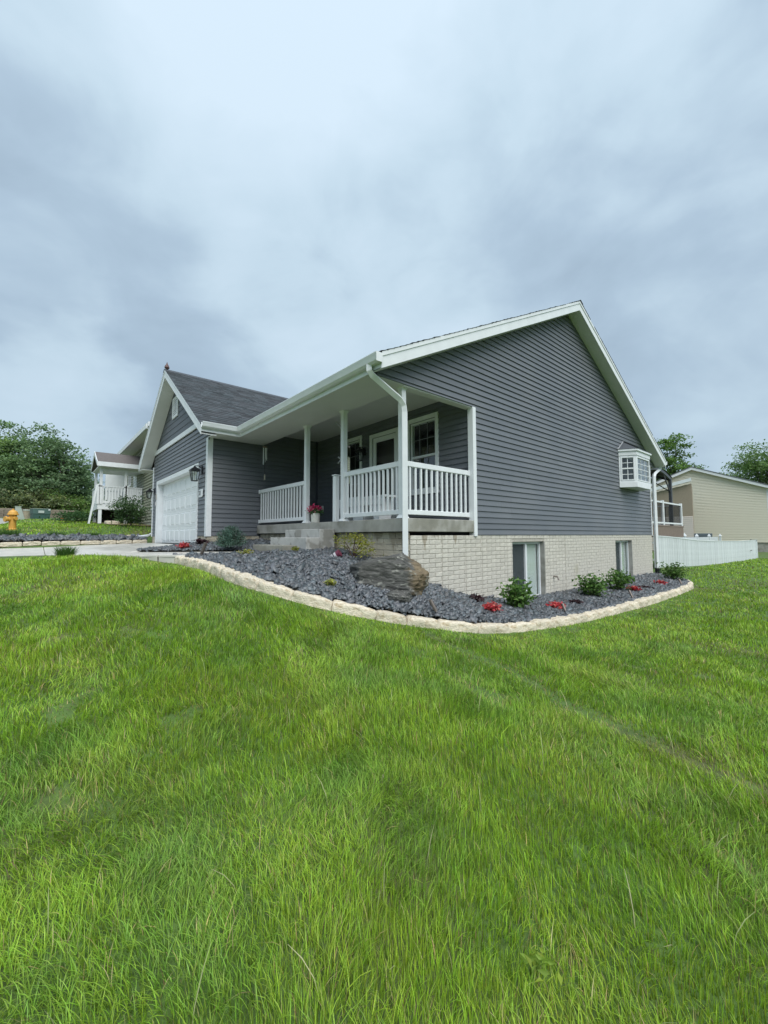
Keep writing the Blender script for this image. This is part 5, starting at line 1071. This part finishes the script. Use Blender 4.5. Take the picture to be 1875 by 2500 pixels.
for k in range(90):
    y = 15.2 + k * .18; x = np.interp(y, [15.1, 18.2, 21.6, 25, 28.5, 32], [-1.1, -1.6, -1.75, -1.9, -1.95, -1.97])
    if bm_ is None: o = MB().box(-.012, .012, -.045, .045, 0, 1.45).build('picket', M_WHITE, f2); bm_ = o.data
    else: o = new_obj('picket', bm_, None, f2)
    o.location = (x, y, -1.6)
# ================================================================== left: hydrant, utility boxes, road, wall
LZ = lambda x, y: float(lawn(x, y)[0])
M_YEL = mat('hydrant_yellow', (.62, .33, .06), .5, 8, .10)
hx, hy_ = -15.87, -7.22; hyd = empty('fire_hydrant', 'yellow fire hydrant on the lawn beyond the driveway', 'fire hydrant', (hx, hy_, LZ(hx, hy_)), None, .5)
MB().lathe([(.17, -.05), (.17, .03), (.115, .05), (.11, .07), (.108, .50), (.12, .52), (.12, .56)], (0, 0, 0), 18).build('barrel', M_YEL, hyd, smooth=False)
MB().lathe([(.17, .56), (.172, .585), (.155, .60), (.14, .66), (.10, .72), (.05, .745), (.035, .75), (.035, .79), (.0, .80)], (0, 0, 0), 18).build('bonnet', M_YEL, hyd)
MB().tube([(0, -.10, .40), (0, -.19, .40), (0, -.20, .40), (0, -.25, .40)], [.085, .085, .105, .10], 12).build('nozzle', M_YEL, hyd)
for s in (-1, 1): MB().tube([(s * .10, 0, .43), (s * .16, 0, .43), (s * .165, 0, .43), (s * .21, 0, .43)], [.055, .055, .07, .065], 10).build('side_nozzle', M_YEL, hyd)
ut = empty('transformer_box', 'dark green utility transformer box with a pale sticker on the far lawn', 'utility box', (-45.1, -6.3, LZ(-45.1, -6.3)), None, .2)
MG2 = mat('utility_green', (.035, .085, .07), .5, 3, .1)
MB().box(-.55, .55, -.62, .62, -.1, .42).build('base', MG2, ut, .01); MB().hexa([(-.58, -.65, .43), (.58, -.65, .43), (.58, .65, .43), (-.58, .65, .43)], [(-.58, -.65, .90), (.50, -.65, .90), (.50, .65, .90), (-.58, .65, .90)]).build('hood', MG2, ut, .01)
MB().box(-.59, .52, -.66, .66, .905, .94).build('lid', mat('pale_green', (.35, .42, .36), .5), ut)
MB().box(.556, .60, -.26, .16, .52, .74).build('sticker', mat('pale_sticker', (.45, .5, .47), .5), ut); MB().box(.545, .56, .47, .62, .78, .88).build('sticker', M_WHITE, ut)
pd = empty('utility_pedestal', 'tall leaning pale green utility pedestal behind the hydrant', 'utility box', (-35.6, -7.45, LZ(-35.6, -7.45)))
MB().hexa([(-.2, -.28, -.1), (.2, -.28, -.1), (.2, .28, -.1), (-.2, .28, -.1)], [(-.15, -.32, .95), (.15, -.32, .95), (.15, .0, .95), (-.15, .0, .95)]).build('casing', mat('pale_sage', (.33, .38, .33), .6), pd, .02)
MB().box(-.17, .17, -.34, .03, .951, .99).build('cap', mat('pale_green', ()), pd, .01)
bo = empty('bollard', 'short tan round post between the pedestal and the green utility box', 'post', (-39.3, -7.2, LZ(-39.3, -7.2)))
MB().tube([(0, 0, -.1), (0, 0, .72)], .2, 12).build('post_body', mat('tan_post', (.30, .26, .19), .8, 6, .2), bo); MB().tube([(0, 0, .72), (0, 0, .78)], [.23, .2], 12).build('cap', mat('pale_green', ()), bo)
sf = empty('marker_flag', 'small orange marker flag in the far lawn', 'flag', (-23.4, -5.5, LZ(-23.4, -5.5))); MB().tube([(0, 0, 0), (0, 0, .15)], .004, 4).build('wire', M_BLACK, sf); MB().box(-.01, .01, -.08, .08, .08, .24).build('flag', mat('orange_plastic', (.45, .13, .04), .6), sf)
RD = [(-29.2, -8.35), (-34.5, -7.75), (-45, -8.9), (-62, -10.5), (-75, -12), (-75, -30), (-45, -30), (-26, -22), (-24, -12)]
tag(sheet('road', RD, lambda x, y: lawn(x, y) + .03, mat('pale_road', (.33, .32, .29), .7, 2, .12), 1.5), kind='structure', label='pale concrete road beyond the hydrant')
tag(sheet('far_path', [(-24.5, -7.4), (-27.5, -6.4), (-28.0, -6.75), (-25.5, -8.2)], lambda x, y: lawn(x, y) + .02, MATS['pale_road'], .8), kind='structure')
tw = empty('timber_retaining_wall', 'low weathered timber retaining wall under the trees at the far left', 'wall')
for r in range(6):
    for k in range(6):
        y0 = -22 + k * 3.1 + (.9 if r % 2 else 0); MB().box(-63.6 + r * .05, -63.3 + r * .05 * 0 , y0, y0 + 3.05, 2.1 + r * .24, 2.32 + r * .24).build('timber', mat('weathered_timber', (.20, .165, .13), .9, 3, .25, rnd=.25), tw)
# ================================================================== trees
def tree(name, label, x, y, base, blobs, n, leaf, cols, trunk_h, tr=.25, seed=1, group=None, ntip=90, cat='tree'):
    """blobs: list of (dx, dy, z_centre, rx, ry, rz) ellipsoids filled with leaf clumps hung on limbs"""
    R = np.random.default_rng(seed); t = empty(name, label, cat, (x, y, base), group)
    w = np.array([b[3] * b[4] * b[5] for b in blobs]) ** .8; w /= w.sum(); tips = []
    for i in R.choice(len(blobs), ntip, p=w):
        b = blobs[i]; d = R.normal(size=3); d /= np.linalg.norm(d); r = R.uniform(.35, 1.04) ** .6
        tips.append((b[0] + d[0] * b[3] * r, b[1] + d[1] * b[4] * r, b[2] + d[2] * b[5] * r))
    T = np.array(tips); mb = MB(); top = max(b[2] + b[5] * .4 for b in blobs)
    mb.tube([(0, 0, -.2), (R.normal(0, .05), R.normal(0, .05), trunk_h * .5), (R.normal(0, .1), R.normal(0, .1), trunk_h), (0, 0, top * .8)], [tr * 1.3, tr, tr * .8, tr * .25], 8)
    for q in T[R.choice(len(T), min(26, len(T)), replace=False)]:
        h0 = trunk_h * R.uniform(.55, 1.0) + .35 * max(q[2] - trunk_h, 0); s_ = np.array((0, 0, min(h0, q[2] * .9))); m_ = s_ + (q - s_) * .5 + np.array((0, 0, .06 * np.linalg.norm(q - s_)))
        mb.tube([s_, m_, q], [tr * .35, tr * .2, tr * .06], 5)
    mb.build('trunk', M_BARK, t)
    k = R.integers(0, ntip, n); sp = np.array([b[3] for b in blobs]).mean() * .17
    c = T[k] + R.normal(size=(n, 3)) * np.array((sp * 1.35, sp * 1.35, sp * .55)); c[:, 2] = np.maximum(c[:, 2], .1)
    tone = R.uniform(.78, 1.25, ntip)[k][:, None]
    leaf_cloud('crown', c, palette(n, cols, R, .2) * tone, t, leaf, .62, seed=seed, up=.5); return t
GD = [(.165, .265, .115), (.195, .305, .12), (.14, .23, .11)]; GL_ = [(.19, .31, .08), (.16, .27, .08), (.22, .34, .09)]; GB = [(.15, .235, .125), (.175, .27, .13)]; GM = [(.17, .20, .10), (.14, .19, .09), (.19, .22, .08)]
TG = 'trees at the edge of the wood'
def wp(px, Z):   # ground point seen at image column px at depth Z
    P = CAM[:2] + rgt[:2] * (px - 937.5) / 991.25 * Z + np.array((-math.sin(YAW), math.cos(YAW))) * Z; return P[0], P[1]
for k, (px, Zd, h, w, nl, cols, lb) in enumerate([
    (-70, 58, 15.5, 5.5, 6500, GL_, 'tall bright green tree cut by the left edge of the picture'),
    (20, 62, 15.6, 4.6, 7500, GD, 'tallest dark green tree at the left with feathery twigs at its top'),
    (95, 60, 14.3, 4.4, 7000, GD, 'dark green tree in the middle of the left wood, above the green utility box'),
    (150, 60, 12.2, 3.9, 5200, GB, 'spreading tree at the right of the left wood with sky showing through'),
    (188, 68, 9.0, 3.4, 4200, GD, 'lower dark tree at the right end of the left wood'),
    (232, 80, 6.9, 2.6, 2500, GB, 'small distant dark tree just left of the white deck')]):
    x, y = wp(px, Zd); b0 = LZ(x, y); H = h
    tree('broadleaf_tree', lb, x, y, b0, [(0, 0, H * .60, w * .85, w * .85, H * .33), (-.3 * w, .35 * w, H * .42, w * .8, w * .8, H * .27), (.35 * w, -.35 * w, H * .40, w * .75, w * .75, H * .26), (.0, .0, H * .80, w * .5, w * .5, H * .19), (.3 * w, .5 * w, H * .62, w * .5, w * .5, H * .2)], nl, .42, cols, H * .25, .24, 40 + k, TG, 110)
UB = 'bushes at the foot of the wood'
for k, (px, Zd, h, w, cols, lb) in enumerate([
    (-15, 57, 4.2, 4.2, GD, 'dark bush above the timber retaining wall at the left edge'), (48, 56, 4.6, 3.9, GM, 'brownish green bush behind the hydrant'), (98, 56, 4.4, 3.6, GM, 'olive bush behind the green utility box'), (140, 58, 4.3, 3.4, GL_, 'light green bush right of the green utility box'), (178, 60, 3.6, 3.4, GL_, 'light green bush at the lawn edge near the deck'), (212, 62, 4.6, 3.2, GD, 'dark bush directly left of the white deck'), (255, 66, 4.0, 3.2, GD, 'dark bush seen below the deck'), (300, 66, 3.6, 3.2, GD, 'dark bush far behind the deck posts')]):
    x, y = wp(px, Zd); t = tree('wood_bush', lb, x, y, LZ(x, y), [(0, 0, h * .45, w * .8, w * .8, h * .5), (.4 * w, .5 * w, h * .3, w * .6, w * .6, h * .35), (-.4 * w, -.5 * w, h * .3, w * .6, w * .6, h * .35)], 2600, .40, cols, .6, .1, 60 + k, UB, 60, 'bush')
# distant wood as one mass behind them
R = np.random.default_rng(77); n = 30000; px = R.uniform(-420, 330, n); Zd = R.uniform(74, 92, n); hh = np.interp(px, [-420, -60, 60, 130, 190, 240, 330], [15, 14.5, 13, 10.5, 6.5, 5, 4.2]) * (.72 + .32 * fbm(px, px * 0 + 3, 60, 4))
P2 = CAM[None, :2] + rgt[None, :2] * ((px - 937.5) / 991.25 * Zd)[:, None] + np.array([[-math.sin(YAW), math.cos(YAW)]]) * Zd[:, None]
zz = lawn(P2[:, 0], P2[:, 1]); c = np.stack([P2[:, 0], P2[:, 1], zz + hh * R.uniform(0, 1, n) ** .8], 1)
tag(leaf_cloud('distant_wood', c, palette(n, GD + GB, R), None, 1.05, .7, seed=9), 'dark green wood closing the view behind the left lawn', 'wood', kind='stuff')
for k, (px, Zd, h, w, cols, nl, lf, lb) in enumerate([(1650, 45, 12.6, 2.3, [(.15, .27, .06), (.12, .22, .055)], 9500, .27, 'bright green tree rising right behind the house eave and gazebo'), (1868, 55, 14.0, 4.6, [(.14, .24, .08), (.17, .28, .085)], 15000, .32, 'broad green tree behind the roof of the cream house at the right edge')]):
    x, y = wp(px, Zd); H = h
    tree('maple_tree', lb, x, y, LZ(x, y), [(0, 0, H * .60, w, w, H * .28), (.5 * w, .1 * w, H * .5, w * .7, w * .7, H * .24), (-.5 * w, -.1 * w, H * .48, w * .7, w * .7, H * .24), (0, 0, H * .80, w * .62, w * .62, H * .185)], nl, lf, cols, H * .3, .25, 90 + k, 'trees behind the cream house', 110)
x, y = wp(1765, 62); tree('far_shrub', 'low dark green treetop just above the cream house ridge', x, y, LZ(x, y), [(0, 0, 8.3, 3.4, 3.4, 1.9)], 1800, .35, GD, 5, .2, 99, None, 40)
# shrubs in front of the beige house
M_STEM = M_BARK
x, y = -15.6, -3.5; tree('rounded_shrub', 'rounded dark green shrub with pale blossom at the left of the garage', x, y, LZ(x, y), [(0, 0, .85, .68, .62, .62), (.1, .2, .5, .6, .6, .42), (-.2, -.2, .7, .55, .5, .5)], 2600, .085, [(.06, .12, .045), (.08, .15, .05), (.05, .10, .04), (.09, .16, .06)], .3, .03, 120, None, 70, 'shrub')
x, y = -22.6, -4.9; tree('low_juniper', 'low spreading green shrub at the foot of the raised deck', x, y, LZ(x, y), [(0, 0, .2, .9, 1.1, .32)], 1200, .12, [(.06, .13, .05), (.07, .15, .045)], .1, .02, 121, None, 40, 'shrub')
tag(sheet('mulch_bed', [(-16.6, -3.9), (-21.5, -4.4), (-23, -3.2), (-21, -2.3), (-16, -2.3)], lambda x, y: lawn(x, y) + .04, M_MULCH, .6), kind='structure')
tag(bpy.data.objects.new('edging_rock', stone_mesh(77)), 'pale rock lying in the mulch beneath the deck', 'rock'); o = bpy.data.objects['edging_rock']; COL.objects.link(o); o.location = (-19.2, -3.7, LZ(-19.2, -3.7) + .08); o.scale = (.5, .6, .2)
TU = 'grass tufts along the slate strip'
for k, (x, y, w, h) in enumerate([(-13.3, -8.05, .45, .30), (-13.3, -7.2, .5, .34), (-13.35, -6.0, .4, .24), (-13.35, -4.95, .3, .2), (-6.22, -6.05, .3, .24)]):
    R = np.random.default_rng(130 + k); n = 420; a = R.uniform(0, 6.283, n); r = np.sqrt(R.uniform(0, 1, n)) * w * .5; bx, by = r * np.cos(a), r * np.sin(a); hh = h * R.uniform(.5, 1.1, n); lx, ly = bx * .9 + R.normal(0, .05, n), by * .9 + R.normal(0, .05, n); ww = .006
    pr = np.stack([-np.sin(a), np.cos(a), a * 0], 1) * ww
    B = np.stack([bx, by, np.zeros(n)], 1); Tp = np.stack([bx + lx * .8, by + ly * .8, hh], 1); Mi = B * .5 + Tp * .5 + np.array((0, 0, .12 * h))
    V = np.stack([B - pr, B + pr, Mi + pr * .8, Mi - pr * .8, Tp], 1).reshape(-1, 3); s, l = rep([(0, 1, 2, 3), (3, 2, 4)], 5, n)
    o = np_mesh('grass_tuft', V, 5, s, l, M_GRASS, np.repeat(palette(n, [(.07, .15, .03), (.10, .19, .05)], R), 5, 0)); o.location = (x, y, (stripz(x, y) if x < -10 else LZ(x, y)) - .01)
    tag(o, ['leftmost grass tuft growing in the slate strip below the hydrant', 'second grass tuft growing in the slate strip below the hydrant', 'grass tuft in the slate strip right of the hydrant', 'small grass tuft in the slate strip nearest the garage', 'grass tuft overhanging the near edge of the driveway'][k], 'grass tuft', TU)

# ================================================================== lawn grass
def grass(name, x, y, dens_sc, seed, hbase, wbase, segs, label):
    R = np.random.default_rng(seed); n = len(x); z = lawn(x, y); d = np.hypot(x - CAM[0], y - CAM[1])
    # swept lean field: neighbouring blades lie the same way in patches
    a0 = (fbm(x, y, 1.3, 3) * 2 + fbm(x, y, .35, 8) * 1.1) * 6.283; lean = np.clip(1.15 * fbm(x, y, .55, 12) + R.normal(0, .30, n), .05, 1.5); a = a0 + R.normal(0, 1.15, n)
    hn = fbm(x, y, .8, 20); h = hbase * (.50 + .75 * hn) * R.lognormal(0, .22, n)
    q_ = SB[::3, :2]; db = np.min(np.hypot(x[:, None] - q_[None, :, 0], y[:, None] - q_[None, :, 1]), axis=1) if d.min() < 12 and n < 400000 else np.full(n, 9.0); h = h * np.clip(.42 + db * 1.1, 0, 1)
    tr = np.array([(1.31, -2.88), (2.39, -2.84), (3.13, -3.11), (3.73, -3.17), (4.3, -3.2)]); P = np.stack([x, y], 1); dt = np.full(n, 9.0)
    for p, q in zip(tr[:-1], tr[1:]):
        v = q - p; t = np.clip(((P - p) @ v) / (v @ v), 0, 1); dt = np.minimum(dt, np.linalg.norm(P - p - t[:, None] * v, axis=1))
    worn = np.clip(1 - dt / (.10 + .16 * vnoise(x, y, .22, 70)), 0, 1); worn = np.maximum(worn, .9 * np.clip((fbm(x, y, .45, 31) - .70) * 8, 0, 1))
    keep = R.random(n) > worn * .72; h = h * (1 - .5 * worn)
    st = np.clip((fbm(x, y, .6, 40) - .47) * 3.6, 0, 1)[:, None]; bl = .35 * np.clip((fbm(x, y, .45, 50) - .56) * 5, 0, 1)[:, None]; dk = np.clip((fbm(x, y, .9, 60) - .45) * 3, 0, 1)[:, None]
    c = np.array([[.172, .280, .026]]) * (1 - dk) + np.array([[.108, .202, .026]]) * dk; c = c * (1 - .6 * bl) + np.array([[.085, .18, .075]]) * .6 * bl; c = c * (1 - .5 * st) + np.array([[.20, .275, .03]]) * .5 * st
    dry = (R.random(n) < (.03 + .06 * st[:, 0] + .3 * worn))[:, None]; c = np.where(dry, np.array([[.30, .25, .12]]) * R.uniform(.5, 1.2, (n, 1)), c)
    c = c * R.uniform(.42, 1.7, (n, 1)) * 1.52; c[:, 0] *= R.uniform(.85, 1.18, n)
    x, y, z, d, a, lean, h, c = (v[keep] for v in (x, y, z, d, a, lean, h, c)); n = len(x)
    w = wbase * R.uniform(.7, 1.3, n); ca, sa = np.cos(a), np.sin(a); fa = a + 1.5708 + R.normal(0, .5, n); wx, wy = np.cos(fa) * w * .5, np.sin(fa) * w * .5
    rows = []; cols = []
    T = np.linspace(0, 1, segs + 1)
    for i, t in enumerate(T):
        hor = h * lean * (t ** 1.8) * .85; ver = h * (t - .32 * np.clip(lean, 0, 1.3) * t ** 2.6); cx, cy, cz_ = x + ca * hor, y + sa * hor, z + ver - .006
        k = 1 - t ** 1.6
        if i < segs: rows += [np.stack([cx - wx * max(k, .25) if False else cx - wx * k, cy - wy * k, cz_], 1), np.stack([cx + wx * k, cy + wy * k, cz_], 1)]
        else: rows += [np.stack([cx, cy, cz_], 1)]
    V = np.stack(rows, 1).reshape(-1, 3); m = 2 * segs + 1
    f = [(2 * i, 2 * i + 1, 2 * i + 3, 2 * i + 2) for i in range(segs - 1)] + [(2 * segs - 2, 2 * segs - 1, 2 * segs)]
    s, l = rep(f, m, n); o = np_mesh(name, V, m, s, l, M_GRASS, np.repeat(c, m, 0)); tag(o, label, 'grass', kind='stuff'); return o
NOGO = [BEDPOLY, BED2POLY, [(-12.3, -2.5), (-12.3, -17), (-6.24, -17), (-6.24, -5.74), (-5.2, -5.54), (-4.2, -5.14), (-3.5, -4.85), (-3.2, -4.0), (-2, -1), (-12.3, -1)], [(-5.9, -2.1), (0, -2.1), (0, 10), (-12, 10), (-12, -3), (-5.9, -3)], STRIP, RD, [(-13.75, -3), (-12, -3), (-12, -15), (-13.75, -15)], [(-26, -2.4), (-15.8, -2.4), (-15.8, 10), (-26, 10)]]
SBout = [(p[0], p[1]) for p in SB]
def ring(r0, r1, dens, seed, a0=-180, a1=180):
    R = np.random.default_rng(seed); area = math.pi * (r1 * r1 - r0 * r0) * (a1 - a0) / 360; n = int(area * dens); r = np.sqrt(R.uniform(r0 * r0, r1 * r1, n)); a = np.radians(R.uniform(a0, a1, n))
    f = math.atan2(math.cos(YAW), -math.sin(YAW)); x = CAM[0] + r * np.cos(f + a); y = CAM[1] + r * np.sin(f + a); k = np.ones(n, bool)
    for poly in NOGO: k &= ~inpoly(x, y, poly)
    k &= ~((x < .3) & (y > 10.2) & (y < 30)) | (y < -1) ; k &= ~((y > 29) & (x < 4))
    return x[k], y[k]
gx_, gy_ = [], []
for r0, r1, dn, a0, a1 in [(.35, 1.2, 12500, -75, 75), (1.2, 1.9, 13000, -62, 62), (1.9, 2.6, 12000, -57, 57)]:
    a, b = ring(r0, r1, dn, int(r0 * 100), a0, a1); gx_.append(a); gy_.append(b)
grass('lawn_grass', np.concatenate(gx_), np.concatenate(gy_), 1, 201, .078, .0036, 3, 'dense green lawn grass in the foreground, with yellowish and dark patches')
for i, (r0, r1, dn, w, h, sg) in enumerate([(2.6, 3.6, 8600, .0046, .085, 3), (3.6, 5, 5600, .006, .082, 2), (5, 7, 3200, .008, .08, 2), (7, 10, 1600, .011, .08, 2), (10, 15, 560, .016, .08, 2), (15, 24, 190, .026, .08, 2), (24, 42, 60, .05, .09, 2)]):
    a, b = ring(r0, r1, dn, 300 + i, -57, 57); grass('lawn_grass', a, b, 1, 210 + i, h, w, sg, 'green lawn grass between the foreground and the house' if i < 4 else 'mown grass on the far lawn')
a, b = ring(.3, 4, 2600, 399, 57, 303); grass('lawn_grass', a, b, 1, 229, .088, .0055, 2, 'lawn grass around the foot of the viewer')
a, b = ring(4, 8, 900, 400, 57, 303); grass('lawn_grass', a, b, 1, 230, .09, .009, 2, 'lawn grass beside and behind the viewer')

# tall pale seed stalks and one weed in the near grass
R = np.random.default_rng(501); xs, ys2 = ring(1.3, 5.0, 9, 502, -55, 55); n = len(xs); z = lawn(xs, ys2); a = R.uniform(0, 6.283, n); L_ = R.uniform(.11, .19, n); le = R.uniform(.25, .9, n)
rows = []
for i, t in enumerate((0, .35, .7, 1.0)):
    cx, cy, cz2 = xs + np.cos(a) * L_ * le * t ** 1.7, ys2 + np.sin(a) * L_ * le * t ** 1.7, z + L_ * t * (1 - .3 * le * t * t); wd = .0016 if i < 3 else .0006
    rows += [np.stack([cx - np.sin(a) * wd, cy + np.cos(a) * wd, cz2], 1), np.stack([cx + np.sin(a) * wd, cy - np.cos(a) * wd, cz2], 1)]
s_, l_ = rep([(0, 1, 3, 2), (2, 3, 5, 4), (4, 5, 7, 6)], 8, n)
tag(np_mesh('seed_stalks', np.stack(rows, 1).reshape(-1, 3), 8, s_, l_, M_GRASS, np.repeat(palette(n, [(.48, .46, .26), (.36, .40, .18)], R), 8, 0)), 'thin pale grass stalks standing above the near lawn', 'grass', kind='stuff')
wx_, wy_ = 3.98, -5.22; wd_ = empty('weed', 'single bright yellow-green weed in the grass at the bottom right', 'plant', (wx_, wy_, LZ(wx_, wy_)))
R = np.random.default_rng(9); c = R.normal(size=(26, 3)) * (.028, .028, .02) + (0, 0, .085); leaf_cloud('leaves', c, palette(26, [(.30, .40, .05), (.22, .34, .05)], R), wd_, .032, .45, seed=4, up=.5)
